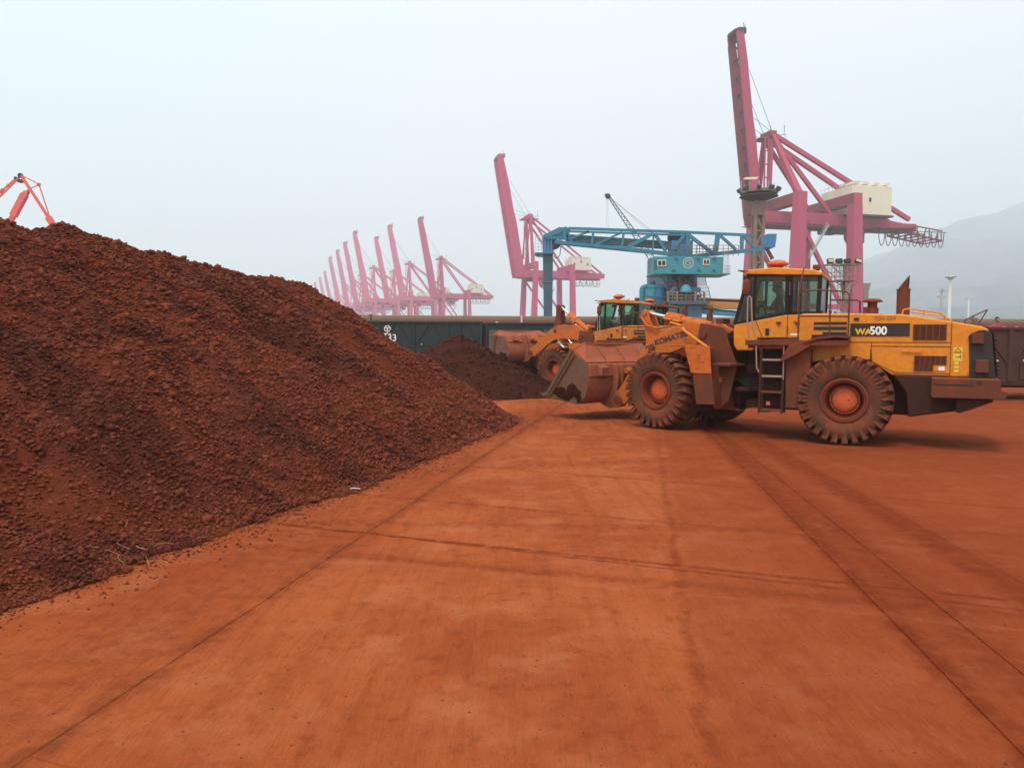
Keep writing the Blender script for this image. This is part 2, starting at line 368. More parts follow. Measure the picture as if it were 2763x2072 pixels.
    hgt = g.m('ADD', hgt, g.m('MULTIPLY', s3, .5)); hgt = g.m('ADD', hgt, g.m('MULTIPLY', fine, .35)); hgt = g.m('ADD', hgt, g.m('MULTIPLY', cr, .6))
    g.out(c, .95, hgt, spec=.03, bstr=.9, bdist=.03)
    return m
M['yard'] = yard()
def ore(name, a, b, c_, sc_=1.0, dark_lines=None):
    m, t = newmat(name); g = N(t); p, x, y = pos_nodes(g)
    n0 = g.noise(p, .5, 4, .6, .4); n1 = g.noise(p, 2.2, 5, .65); n2 = g.noise(p, 26 * sc_, 4, .6)
    st = g.n('ShaderNodeMapping', {'Vector': p, 'Rotation': (0, 0, R(-22)), 'Scale': (.5, 1.6, .5)}).outputs[0]
    n3 = g.noise(st, 1.1, 5, .6)
    rnd = g.n('ShaderNodeNewGeometry').outputs['Random Per Island']
    wf = None
    for (xa, ya, xb, yb, wd) in dark_lines or ():
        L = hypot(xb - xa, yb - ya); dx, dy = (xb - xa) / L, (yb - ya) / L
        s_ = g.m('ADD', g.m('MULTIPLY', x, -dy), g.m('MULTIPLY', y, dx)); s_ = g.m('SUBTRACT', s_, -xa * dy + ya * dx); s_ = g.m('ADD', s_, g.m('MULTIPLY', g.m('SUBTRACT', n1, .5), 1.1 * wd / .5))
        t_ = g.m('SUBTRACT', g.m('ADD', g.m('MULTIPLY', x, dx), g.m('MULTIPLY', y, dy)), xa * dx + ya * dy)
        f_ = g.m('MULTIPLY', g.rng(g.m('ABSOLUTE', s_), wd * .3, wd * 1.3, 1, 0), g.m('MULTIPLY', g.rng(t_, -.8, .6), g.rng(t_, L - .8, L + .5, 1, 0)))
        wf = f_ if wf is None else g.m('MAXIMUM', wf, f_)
    k = g.mix(g.rng(n3, .42, .68), a, b)
    k = g.mix(g.m('MULTIPLY', g.rng(n1, .45, .75), .6), k, c_)
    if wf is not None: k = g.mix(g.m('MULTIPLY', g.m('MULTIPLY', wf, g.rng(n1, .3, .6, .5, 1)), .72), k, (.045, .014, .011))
    k = g.mix(g.m('MULTIPLY', g.m('POWER', rnd, 4.0), .55), k, tuple(min(.6, q * 1.7) for q in a))
    k = g.mix(g.m('MULTIPLY', g.rng(n2, .4, .75), .5), k, tuple(q * .45 for q in b))
    g.out(k, .95, g.m('ADD', n2, g.m('MULTIPLY', g.noise(p, 90 * sc_, 3), .5)), spec=.06, bstr=.9, bdist=.02)
    return m
DARK_STREAKS = []  # lines along which the ore colour is darkened
M['ore'] = M['ore_gap_shade'] = None
M['ore_dark'] = ore('dark_iron_ore', (.046, .0115, .0065), (.030, .008, .005), (.056, .014, .0075), .6)

# ------------------------------------------------------------------ ground, pavement
gb = MB(); S = 4200
gb.add([(-S, -60, -.03), (S, -60, -.03), (S, S, -.03), (-S, S, -.03)], [(0, 1, 2, 3)])
gb = MB(); gb.add([(-160, -60, -.010), (160, -60, -.010), (160, 72, -.010), (-160, 72, -.010)], [(0, 1, 2, 3)])
gr = gb.build('ground', M['yard'], kind='structure')
def quaymat():
    m, t = newmat('quay_concrete'); g = N(t); p, x, y = pos_nodes(g)
    g.out(g.mix(g.noise(p, .05, 5), (.16, .13, .12), (.25, .23, .21)), .9, spec=.1); return m
gb = MB(); gb.add([(-S, 72, -.034), (S, 72, -.034), (S, S, -.034), (-S, S, -.034)], [(0, 1, 2, 3)])
gb.add([(-S, -60, -.034), (-160, -60, -.034), (-160, 72, -.034), (-S, 72, -.034)], [(0, 1, 2, 3)]); gb.add([(160, -60, -.034), (S, -60, -.034), (S, 72, -.034), (160, 72, -.034)], [(0, 1, 2, 3)])
gb.build('quay_ground', quaymat(), kind='structure')
pv = empty('pavement'); tag(pv, kind='structure')
def gl(px): p = ground(*px); return (p.x, p.y)
def lineeq(a, b):   # x as a function of y
    (x0, y0), (x1, y1) = gl(a), gl(b); return lambda y: x0 + (x1 - x0) * (y - y0) / (y1 - y0)
L0 = lineeq((60, 2050), (1260, 1260)); L2 = lineeq((1948, 1206), (2763, 2038)); L3 = lineeq((2060, 1189), (2763, 1576))
LM = lineeq((1961, 1179), (2763, 1820))
LA = lambda y: L0(y) - 5.0; LB = lambda y: L0(y) - 10
LR = lambda y: L3(y) + 5.2; LR2 = lambda y: L3(y) + 10.5; LR3 = lambda y: L3(y) + 16; LR4 = lambda y: L3(y) + 23
a_, b_ = gl((1000, 1440)), gl((2093, 1553)); TS = (b_[1] - a_[1]) / (b_[0] - a_[0]); T0 = a_[1] - TS * a_[0]
def cross_pt(L, c, s):
    y = c
    for _ in range(30): y = c + s * L(y)
    return (L(y), y)
def slab(q):
    # q: four corners; edges cut into short runs with slight raggedness
    cx = sum(p[0] for p in q) / 4; cy_ = sum(p[1] for p in q) / 4; gap = .006; pts = []
    for i in range(4):
        a = V(q[i]); b = V(q[(i + 1) % 4]); n = max(2, int((b - a).length / .30)); d = (b - a).normalized(); nn = V((-d.y, d.x))
        for k in range(n):
            p = a + (b - a) * (k / n); c0 = V((cx, cy_)) - p; c0.normalize()
            j = gap * (1.0 + abs(mn.noise(V((p.x * 3, p.y * 3, i)))) * 1.6)
            p = p + nn * j if k else p + c0 * gap * 1.5
            pts.append((p.x, p.y))
    m = MB(); n = len(pts)
    ins = [(p[0] + (cx - p[0]) * .003, p[1] + (cy_ - p[1]) * .003) for p in pts]
    zt = random.uniform(-.0015, .0015)
    m.add([(p[0], p[1], -.05) for p in pts] + [(p[0], p[1], -.007) for p in pts] + [(p[0], p[1], zt) for p in ins],
          [tuple(range(2 * n, 3 * n))] + [(i, (i + 1) % n, (i + 1) % n + n, i + n) for i in range(n)] + [(i + n, (i + 1) % n + n, (i + 1) % n + 2 * n, i + 2 * n) for i in range(n)])
    o = m.build('concrete_slab', M['yard'], pv)
    return o
PITCH = 4.75
for (LL, LRt, off, s) in ((LB, LA, -.25, TS), (LA, L0, -.25, TS), (L0, L2, 0, TS), (L2, LM, 1.0, TS * .8), (LM, L3, 1.0, TS * .8), (L3, LR, 2.6, TS), (LR, LR2, 2.6, TS), (LR2, LR3, 2.6, TS), (LR3, LR4, 2.6, TS)):
    for k in range(-1, 10):
        c0 = T0 + off + k * PITCH; c1 = c0 + PITCH
        q = [cross_pt(LL, c0, s), cross_pt(LRt, c0, s), cross_pt(LRt, c1, s), cross_pt(LL, c1, s)]
        if max(p[1] for p in q) < 1.5: continue
        slab(q)

# ------------------------------------------------------------------ far hill and air
def hill():
    nx, ny = 150, 40; X0, X1, Y0, Y1 = 110, 3600, 620, 3600
    xs = np.linspace(X0, X1, nx); ys = np.linspace(Y0, Y1, ny); v = []
    # skyline traced along the view: height above horizon by picture column
    prof = [(1850, 0), (1980, 60), (2100, 130), (2218, 180), (2351, 232), (2450, 268), (2594, 312), (2763, 372), (2900, 390), (3200, 400), (3700, 380), (4200, 350)]
    for j, y in enumerate(ys):
        for i, x in enumerate(xs):
            px = CX + FPX * x / y; t = (y - Y0) / (Y1 - Y0)
            hpx = np.interp(px, [p[0] for p in prof], [p[1] for p in prof])
            h = hpx * y / FPX * min(1, t * 1.25)
            h += (mn.fractal(V((x * .003, y * .003, 0)), 1.0, 2.0, 5)) * 55 * min(1, h / 120)
            v.append((x, y, max(-2, h - .5)))
    f = [(j * nx + i, j * nx + i + 1, (j + 1) * nx + i + 1, (j + 1) * nx + i) for j in range(ny - 1) for i in range(nx - 1)]
    m, t = newmat('wooded_rock'); g = N(t); p, x, y = pos_nodes(g)
    n = g.noise(p, .012, 6, .65); n2 = g.noise(p, .05, 4)
    k = g.mix(g.rng(n, .4, .62), (.018, .040, .055), (.11, .125, .135)); k = g.mix(g.m('MULTIPLY', g.rng(n2, .4, .7), .5), k, (.05, .07, .05))
    g.out(k, .9)
    o = npmesh('hills', v, f, m, smooth=True, k=4); tag(o, kind='structure')
hill()
HAZE = 1
if HAZE:
    hb = MB(); hb.b2((-4300, -70, -1.4), (4300, 4300, 860))
    m, t = newmat('haze_air'); g = N(t)
    pvn = g.n('ShaderNodeVolumePrincipled', {'Color': (.92, .965, 1.0, 1), 'Density': .00054, 'Anisotropy': .1})
    o_ = g.n('ShaderNodeOutputMaterial'); t.links.new(pvn.outputs[0], o_.inputs['Volume'])
    try: m.cycles.homogeneous_volume = True
    except Exception: pass
    hb.build('haze', m, kind='stuff')

# ------------------------------------------------------------------ ore piles
KS = .655
B0 = ground(0, 1700); B1 = ground(1415, 1133)
bd = (B1 - B0).normalized(); bn = V((-bd.y, bd.x, 0))
def ridge_pt(px, py):
    d = ray(px, py); o = V((0, 0, CH)); nn = V((-KS * bn.x, -KS * bn.y, 1)); t = (B0 - o).dot(nn) / d.dot(nn); return o + d * t
sil = [(0, 558), (40, 574), (85, 594), (112, 590), (150, 590), (225, 614), (270, 628), (325, 652), (412, 677), (512, 709), (600, 727), (675, 741), (740, 732), (775, 740), (793, 747)]
rid = [ridge_pt(*p) for p in sil]
rid = [rid[0] - bd * s + V((-.12 * s, 0, .02 * s)) for s in (10, 7, 4, 2, 1)] + rid
def pile(name, rid, x0, x1, y0, y1, step, ks, mat, bumps, seed, gully=None, lump=1.0, label='', cat='ore pile'):
    rp_ = []
    for a, b in zip(rid[:-1], rid[1:]):
        n = max(1, int((b - a).length / .2)); rp_ += [a + (b - a) * k / n for k in range(n)]
    rp_.append(rid[-1]); rp_ = np.array([tuple(q) for q in rp_])
    xs = np.arange(x0, x1, step); ys = np.arange(y0, y1, step); X, Y = np.meshgrid(xs, ys); Hh = np.full(X.shape, -9.0)
    for q in rp_: Hh = np.maximum(Hh, q[2] - ks * np.sqrt((X - q[0]) ** 2 + (Y - q[1]) ** 2 + .02))
    nzv = np.zeros(X.shape); r = np.random.default_rng(seed)
    def vnoise(scale, off):
        gx = (X / scale + off * 17.3); gy = (Y / scale + off * 9.1); ix = np.floor(gx).astype(int); iy = np.floor(gy).astype(int); fx = gx - ix; fy = gy - iy
        tab = np.random.default_rng(seed + int(off * 100)).random((256, 256)); fx = fx * fx * (3 - 2 * fx); fy = fy * fy * (3 - 2 * fy)
        a = tab[ix % 256, iy % 256]; b = tab[(ix + 1) % 256, iy % 256]; c = tab[ix % 256, (iy + 1) % 256]; d = tab[(ix + 1) % 256, (iy + 1) % 256]
        return (a * (1 - fx) + b * fx) * (1 - fy) + (c * (1 - fx) + d * fx) * fy - .5
    for k, (s_, am) in enumerate(bumps): nzv += vnoise(s_, k + 1.0) * am
    fade = np.clip(Hh / .5, 0.0, 1) * .85 + .15
    Z = Hh + nzv * fade * lump
    if gully: Z = gully(X, Y, Z, Hh)
    nf = vnoise(.9, 8.0) * .9 + vnoise(.33, 9.0) * .8 + vnoise(.11, 10.0) * .7
    Z = np.where(Z < .10, .10 * np.exp((np.minimum(Z, .10) - .10) / .10), Z) + np.clip(nf, -.3, .3) * .02 * np.clip(Z / .05, 0, 1) * (Z < .14)
    Z = np.where(Z < .010 + .034 * np.clip(nf + .35, 0, 1), -.12, Z)
    pile.raw = Hh + .12 * nf
    ny, nx = X.shape; v = np.stack([X.ravel(), Y.ravel(), Z.ravel()], 1)
    idx = np.arange(ny * nx).reshape(ny, nx); f = np.stack([idx[:-1, :-1], idx[:-1, 1:], idx[1:, 1:], idx[1:, :-1]], -1).reshape(-1, 4)
    zf = Z.ravel()[f].max(1); f = f[zf > -.06]
    # drop unused vertices
    used = np.unique(f); mp_ = np.full(len(v), -1); mp_[used] = np.arange(len(used)); v2 = v[used]; f2 = mp_[f]
    o = npmesh(name, v2, f2, mat, smooth=True, k=4); tag(o, label, cat)
    return o, X, Y, Z
gA, gB = ridge_pt(640, 820), ground(1090, 1210)
gE, gF = ridge_pt(300, 720), ground(760, 1380)
gC, gD = ridge_pt(760, 800), ground(1200, 1180)
hol = ground(230, 1560)
hol = V((hol.x - .95, hol.y + .55, 0))
def gully(X, Y, Z, Hh):
    for a, b, wd, dp in ((gA, gB, .50, .40), (gC, gD, .36, .26), (gE, gF, .6, .22)):
        d = (b - a); d.z = 0; L = d.length; d.normalize()
        t = (X - a.x) * d.x + (Y - a.y) * d.y; s = -(X - a.x) * d.y + (Y - a.y) * d.x + .15 * np.sin(t * 1.9)
        Z = Z - dp * np.exp(-(s / wd) ** 2) * np.clip(t / 1.0, 0, 1) * np.clip((L - t) / 1.5, 0, 1)
    # slumped hollow near the camera
    rr = ((X - hol.x) / .75) ** 2 + ((Y - hol.y) / .5) ** 2
    Z = Z - .36 * np.exp(-rr) + .10 * np.exp(-(((X - hol.x - .75) / .5) ** 2 + ((Y - hol.y + .6) / .35) ** 2))
    return Z
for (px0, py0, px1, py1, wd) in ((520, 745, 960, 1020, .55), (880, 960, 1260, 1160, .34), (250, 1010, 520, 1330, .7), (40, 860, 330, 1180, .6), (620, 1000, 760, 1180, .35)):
    qa, qb_ = ridge_pt(px0, py0), ridge_pt(px1, py1); DARK_STREAKS.append((qa.x, qa.y, qb_.x, qb_.y, wd))
M['ore'] = ore('iron_ore', (.172, .044, .0215), (.078, .0215, .0145), (.215, .053, .024), dark_lines=DARK_STREAKS)
M['ore_gap_shade'] = ore('ore_gap_shade', (.120, .027, .012), (.055, .014, .009), (.15, .034, .014), dark_lines=DARK_STREAKS)  # heap base in darkened ore colour, painting shade into gaps between lumps
ore_pile, X, Y, Z = pile('ore_pile', rid, -19, 1.6, 4.2, 28, .045, KS, M['ore_gap_shade'],
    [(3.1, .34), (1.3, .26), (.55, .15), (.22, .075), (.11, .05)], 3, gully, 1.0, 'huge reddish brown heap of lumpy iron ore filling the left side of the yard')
RAW = pile.raw
def icos():
    bm = bmesh.new(); bmesh.ops.create_icosphere(bm, subdivisions=1, radius=1); v = np.array([tuple(q.co) for q in bm.verts]); f = np.array([[q.index for q in p.verts] for p in bm.faces]); bm.free(); return v, f
IV, IF = icos()
def rocks(name, P, S_, mat, parent, seed=1, kind='stuff'):
    r = np.random.default_rng(seed); n = len(P); base = []
    for k in range(12):
        b = IV * (1 + r.uniform(-.28, .28, (12, 1))) * r.uniform(.6, 1.15, (1, 3)); base.append(b)
    base = np.array(base); pick = r.integers(0, 12, n)
    q = r.normal(size=(n, 4)); q /= np.linalg.norm(q, axis=1, keepdims=True); w_, x, y, z = q.T
    Rm = np.stack([1 - 2 * (y * y + z * z), 2 * (x * y - z * w_), 2 * (x * z + y * w_), 2 * (x * y + z * w_), 1 - 2 * (x * x + z * z), 2 * (y * z - x * w_), 2 * (x * z - y * w_), 2 * (y * z + x * w_), 1 - 2 * (x * x + y * y)], 1).reshape(n, 3, 3)
    v = np.einsum('nij,nkj->nki', Rm, base[pick]) * S_[:, None, None]; v[:, :, 2] *= .8; v += P[:, None, :]
    f = (IF[None] + (np.arange(n) * 12)[:, None, None]).reshape(-1, 3)
    o = npmesh(name, v.reshape(-1, 3), f, mat, parent); tag(o, kind=kind); return o
def scatter(X, Y, Z, n, seed, dens, size, zmin=.008):
    r = np.random.default_rng(seed); ny, nx = X.shape
    i = r.integers(0, ny - 1, n); j = r.integers(0, nx - 1, n); x = X[i, j] + r.uniform(0, X[0, 1] - X[0, 0], n); y = Y[i, j] + r.uniform(0, X[0, 1] - X[0, 0], n); z = Z[i, j]
    d = np.hypot(x, y); keep = (z > zmin) & (r.random(n) < dens(x, y, z, d)); x, y, z, d = x[keep], y[keep], z[keep], d[keep]
    s = size(r, len(x), d, z); return np.stack([x, y, z + s * .2], 1), s
facing = lambda x, y: (-(x - B0.x) * bd.y + (y - B0.y) * bd.x)
def dens(x, y, z, d):
    f = facing(x, y); return np.where((f < 11.5) & (f > -1), np.clip((8.0 / d) ** 1.6, .05, 1), 0) * np.where(x / y > -.80, 1, 0)
P, s_ = scatter(X, Y, Z, 820000, 5, dens, lambda r, n, d, z: (r.lognormal(0, .5, n) * .0140 * np.clip(d / 10, .85, 1.6)).clip(.006, .085))
print('rocks', len(P))
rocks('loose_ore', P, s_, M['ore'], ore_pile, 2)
# crumbs strewn on the concrete along the foot of the heap and across the yard
r = np.random.default_rng(11); n = 22000
t = 1.5 + r.random(n) * 14; off = -np.abs(r.exponential(.22, n)) * (1 + .7 * np.sin(t * 2.3) + .5 * np.sin(t * 5.1 + 1)) + .22
P = np.stack([B0.x + bd.x * t - bn.x * -off, B0.y + bd.y * t - bn.y * -off, np.full(n, .006)], 1)
P[:, 0] = B0.x + bd.x * t + bn.x * off; P[:, 1] = B0.y + bd.y * t + bn.y * off
ny_, nx_ = X.shape; ii = r.integers(0, ny_ - 1, 900000); jj = r.integers(0, nx_ - 1, 900000); hh = RAW[ii, jj]; xx = X[ii, jj] + r.uniform(0, .045, 900000); yy = Y[ii, jj] + r.uniform(0, .045, 900000)
kp = (hh < .12) & (hh > -.55) & (r.random(900000) < np.exp((np.minimum(hh, 0)) / .13) * .9) & (facing(xx, yy) < 2.5) & (xx / yy > -.8)
P = np.stack([xx[kp], yy[kp], np.maximum(Z[ii[kp], jj[kp]], 0) + .004], 1); n = len(P)
P2 = np.stack([r.uniform(-4, 12, 7000), 3.0 + 19 * r.random(7000) ** 1.7, np.full(7000, .002)], 1)
P = np.concatenate([P, P2]); s_ = np.concatenate([r.lognormal(0, .65, n) * .0058, r.lognormal(0, .55, 7000) * .0024]).clip(.0013, .022)
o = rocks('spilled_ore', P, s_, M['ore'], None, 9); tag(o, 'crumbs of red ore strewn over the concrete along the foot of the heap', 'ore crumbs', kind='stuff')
# dark pile behind
zs = 30.8
rid2 = [at(1150, 968, zs), at(1205, 918, zs), at(1240, 903, zs), at(1262, 912, zs), at(1300, 942, zs - .2), at(1350, 985, zs - .6), at(1400, 1012, zs - 1.1), at(1440, 1035, zs - 1.8), at(1490, 1058, zs - 2.6)]
rid2 = [V((-7.2, 31.2, .9))] + rid2 + [V((2.2, 27.0, .12))]
dpile, X2, Y2, Z2 = pile('ore_pile', rid2, -11, 6, 23, 36, .07, .56, M['ore_dark'], [(1.7, .16), (.7, .14), (.3, .07), (.14, .04)], 8, None, 1.0,
    'small dark brown ore heap beneath the raised bucket, in front of the green wagons')
P, s_ = scatter(X2, Y2, Z2, 26000, 8, lambda x, y, z, d: np.where(y < 31.5, .6, 0), lambda r, n, d, z: (r.lognormal(0, .45, n) * .030).clip(.012, .12))
rocks('loose_ore', P, s_, M['ore_dark'], dpile, 4)

# straw and twigs on the foot of the heap
def straw(px, py, px2, py2, r_=.0022):
    a = ground(px, py, .0); b = ground(px2, py2, .0)
    def hz(p):
        i = int((p.y - 4.2) / .045); j = int((p.x + 19) / .045)
        return max(0.0, Z[i, j]) if 0 <= i < Z.shape[0] and 0 <= j < Z.shape[1] else 0.0
    def onpile(px, py):
        d = ray(px, py); o = V((0, 0, CH)); t = 2.0
        while t < 30:
            p = o + d * t
            if p.z <= hz(p): break
            t += .02
        return o + d * t
    a, b = onpile(px, py), onpile(px2, py2)
    mid = (a + b) / 2 + V((random.uniform(-.03, .03), random.uniform(-.03, .03), random.uniform(.0, .02)))
    m = MB(); m.path([a + V((0, 0, .03)), mid + V((0, 0, .035)), b + V((0, 0, .03))], r_, 5)
    return m
Zs = lambda x, y: (0 + x / 2.37, 1000 + y / 2.37)
for k, (a, b, c, d, lab) in enumerate(((870, 1140, 940, 1162, 'pale dry straw stalk, thickest one on the foot of the ore heap'), (670, 1165, 760, 1195, 'straw stalk left of the thick one at the foot of the ore heap'), (745, 1118, 835, 1160, 'thin reddish straw stalk just above the thick pale one'),
        (975, 1140, 1110, 1125, 'long pale straw stalk lying level, right of the thick one'), (975, 1234, 1080, 1250, 'lowest straw stalk, nearest the bare concrete'), (930, 1205, 952, 1255, 'short bent straw stalk standing below the thick one'), (800, 980, 800, 1020, 'short upright straw end highest up the hollow'),
        (940, 1048, 1040, 1035, 'faint straw stalk in the upper part of the hollow'), (1290, 1080, 1325, 1079, 'short white straw end far right, near the concrete edge'), (785, 1052, 808, 1055, 'tiny pale straw end in the middle of the hollow'), (575, 1132, 640, 1152, 'leftmost straw stalk below the hollow'), (760, 1195, 785, 1245, 'straw stalk hanging down below the left stalk'), (935, 1095, 980, 1105, 'small reddish straw stalk between the thick one and the faint upper one'))):
    p1 = Zs(a, b); p2 = Zs(c, d)
    m = straw(*p1, *p2, .0030 if k in (0,) else .0016)
    m.build('straw', M['straw'], label=lab, cat='straw', group='straw stalks on the ore heap')
m = straw(945, 1324, 972, 1324, .006); m.build('plastic_strip', M['white_ink'], label='small white plastic strip at the heap edge in mid yard', cat='litter')
# WAGONS_HERE
# ------------------------------------------------------------------ railway wagons
EW = (R(90), 0, 0)       # text that faces the camera side
def TM(x, y, z): return Matrix.Translation((x, y, z)) @ Matrix.Rotation(R(90), 4, 'X')
def wagon(loc, rz, Lw, zt, zb, nb, mat, dmat, label, grp, door_bays, chute=True):
    """open goods wagon, local x along the track, side facing -y"""
    t = empty('goods_wagon', loc, rz, label, 'railway wagon', grp); hw = 1.5; h = zt - zb
    b = MB(); b.b2((-Lw / 2, -hw, zb), (Lw / 2, -hw + .05, zt)); b.b2((-Lw / 2, hw - .05, zb), (Lw / 2, hw, zt))
    b.b2((-Lw / 2, -hw + .05, zb), (-Lw / 2 + .05, hw - .05, zt)); b.b2((Lw / 2 - .05, -hw + .05, zb), (Lw / 2, hw - .05, zt)); b.b2((-Lw / 2 + .05, -hw + .05, zb), (Lw / 2 - .05, hw - .05, zb + .06))
    b.build('body', mat, t)
    b = MB(); b.b2((-Lw / 2 - .03, -hw - .07, zt - .06), (Lw / 2 + .03, -hw + .07, zt + .05)); b.b2((-Lw / 2 - .03, hw - .07, zt - .06), (Lw / 2 + .03, hw + .07, zt + .05))
    b.build('top_rail', mat, t, bevel=.012)
    b = MB(); b.b2((-Lw / 2, -hw - .06, zb - .16), (Lw / 2, -hw + .1, zb + .02)); b.b2((-Lw / 2, -.3, zb - .3), (Lw / 2, .3, zb - .005)); b.build('underframe', dmat, t, bevel=.01)
    bw = Lw / nb
    for k in range(nb + 1):
        x = -Lw / 2 + k * bw; x = min(max(x, -Lw / 2 + .07), Lw / 2 - .07)
        m = MB(); m.prism([(x - .06, -hw - .095), (x + .06, -hw - .095), (x + .085, -hw - .003), (x - .085, -hw - .003)], zb + .02, zt - .06, 'z'); m.build('side_post', mat, t)
    for k in range(nb):
        x = -Lw / 2 + (k + .5) * bw; zc = zb + h * .36
        for sgn in (-1, 1):
            m = MB(); m.bar((x + sgn * .10, -hw - .025, zt - .08), (x + sgn * (bw / 2 - .12), -hw - .025, zc), .05, .07, up=(0, 1, 0)); m.build('diagonal_brace', mat, t)
        if k in door_bays:
            m = MB(); m.b2((x - bw * .32, -hw - .045, zb + .05), (x + bw * .32, -hw - .004, zc)); d = m.build('side_door', mat, t, bevel=.01)
            m = MB(); m.b2((x - bw * .33, -hw - .10, zc - .03), (x + bw * .33, -hw - .05, zc + .03))
            m.b2((x - bw * .32, -hw - .075, zb + .10), (x - bw * .26, -hw - .047, zc - .04)); m.b2((x + bw * .26, -hw - .075, zb + .10), (x + bw * .32, -hw - .047, zc - .04)); m.build('door_bar', mat, d)
            for sx in (-1, 1):
                m = MB(); m.tube((x + sx * bw * .27, -hw - .12, zc + .02), (x + sx * bw * .27, -hw - .08, zc + .10), .035); m.build('latch', M['grey'], d)
    for sx in (-1, 1):
        bx = sx * (Lw / 2 - 1.6)
        m = MB(); m.b2((bx - 1.1, -1.05, .36), (bx + 1.1, -.93, .62)); m.b2((bx - .25, -1.1, .3), (bx + .25, -.9, .8)); m.b2((bx - 1.1, .93, .36), (bx + 1.1, 1.05, .62)); m.b2((bx - .2, -.9, .4), (bx + .2, .9, .6))
        bo = m.build('bogie', M['frame'], t, bevel=.02)
        for dx in (-.87, .87):
            m = MB(); m.lathe([(.03, -.80), (.40, -.80), (.42, -.72), (.46, -.70), (.46, -.66), (.05, -.66)], 24, (bx + dx, 0, .42)); m.lathe([(.05, .66), (.46, .66), (.42, .8), (.03, .8)], 24, (bx + dx, 0, .42)); m.tube((bx + dx, -.68, .42), (bx + dx, .68, .42), .07)
            m.build('wheelset', M['dark'], bo, smooth=True)
    m = MB(); m.b2((Lw / 2 + .035, -1.35, zb - .1), (Lw / 2 + .18, 1.35, zt - .05)); m.build('gap_filler', dmat, t)  # dark box added to block the bright gap between wagons
    return t
WY = 50.0
xA = at(1640, 900, WY).x; xB = at(1062, 900, WY).x
wg = 'goods wagons standing behind the heaps'
w1 = wagon((at(1035, 900, WY).x, WY, 0), 0, 13.4, 3.34, .98, 6, M['wagon'], M['frame'], 'dark green open goods wagon with white number, just behind the two ore heaps', wg, (0, 2, 4, 5))
w0 = wagon((at(1035, 900, WY).x - 13.62, WY, 0), 0, 13.4, 3.34, .98, 6, M['wagon'], M['frame'], 'dark green goods wagon almost hidden behind the big ore heap', wg, (0, 2, 4))
w2 = wagon((at(1035, 900, WY).x + 13.62, WY, 0), 0, 13.4, 3.30, .98, 6, M['wagon'], M['frame'], 'dark goods wagon with dusty grey doors, behind the raised bucket', wg, (1, 3, 5))
# dusty sliding doors on that wagon
for k, x in enumerate((-6.0, -4.9, -3.6, -2.4)):
    m = MB(); m.b2((x - .48, -1.665, 1.08), (x + .48, -1.60, 2.85)); d = m.build('weathered_door', M['wagon_grey'], w2, bevel=.02, label='grey weathered door smeared with dust')
    m = MB(); m.b2((x - .4, -1.70, 2.42), (x + .4, -1.668, 2.52)); m.b2((x - .38, -1.69, 1.2), (x - .30, -1.667, 2.4)); m.b2((x + .30, -1.69, 1.2), (x + .38, -1.667, 2.4)); m.build('door_rib', M['wagon_grey'], d)
w3 = wagon((at(1035, 900, WY).x + 27.24, WY, 0), 0, 13.4, 3.30, .98, 6, M['wagon_brown'], M['frame'], 'brown goods wagon behind the loaders, only its top edge in view', wg, (1, 3))
lx = lambda px: at(px, 900, WY - 1.6).x - w1.location.x
z_ = lambda px, py: at(px, py, WY - 1.6).z
text('number', '5633', .62, M['white_ink'], TM(lx(1019), -1.53, z_(1045, 920)), w1, bold=.006, space=1.0)
text('small_marking', 'C70', .30, M['white_ink'], TM(lx(1004), -1.53, z_(1012, 895)), w1)
# railway emblem
m = MB(); cx, cz = lx(1045), z_(1045, 887)
def ringm(m, cx, y, cz, r0, r1, a0=0, a1=360, n=24, d=.012):
    vs = []; n_ = n
    for k in range(n_ + 1):
        a = R(a0 + (a1 - a0) * k / n_)
        for rr in (r0, r1):
            vs.append((cx + rr * cos(a), y, cz + rr * sin(a))); vs.append((cx + rr * cos(a), y - d, cz + rr * sin(a)))
    fs = []
    for k in range(n_):
        b = k * 4; c = b + 4
        fs += [(b + 1, b + 3, c + 3, c + 1), (b, c, c + 2, b + 2), (b, b + 1, c + 1, c), (b + 2, c + 2, c + 3, b + 3)]
    m.add(vs, fs)
ringm(m, cx, -1.53, cz, .17, .22, -60, 240)
m.b2((cx - .03, -1.542, cz - .30), (cx + .03, -1.53, cz + .06)); m.b2((cx - .13, -1.542, cz + .02), (cx + .13, -1.53, cz + .09)); m.b2((cx - .22, -1.542, cz - .36), (cx + .22, -1.53, cz - .29)); m.b2((cx - .1, -1.542, cz - .16), (cx + .1, -1.53, cz - .10))
m.build('emblem', M['white_ink'], w1)
# nearer brown wagon at the right edge
WR = 28.3
w4 = wagon((at(2258, 900, WR).x + 6.6, WR + 1.5, 0), 0, 13.2, at(2740, 886, WR).z, .72, 6, M['wagon_brown'], M['frame'], 'dusty brown goods wagon at the right edge behind the counterweight', wg, (0, 1, 2, 3, 4, 5))
# the load of the brown wagon
m = MB(); nxx = 24; vs = []
for i in range(nxx + 1):
    for j in range(5): vs.append((-6.5 + 13 * i / nxx, -1.4 + 2.8 * j / 4, 1.75 + .12 * mn.noise(V((i * .6, j * .9, 0)))))
m.add(vs, [(i * 5 + j, (i + 1) * 5 + j, (i + 1) * 5 + j + 1, i * 5 + j + 1) for i in range(nxx) for j in range(4)]); m.build('ore_load', M['ore_dark'], w4, smooth=True)

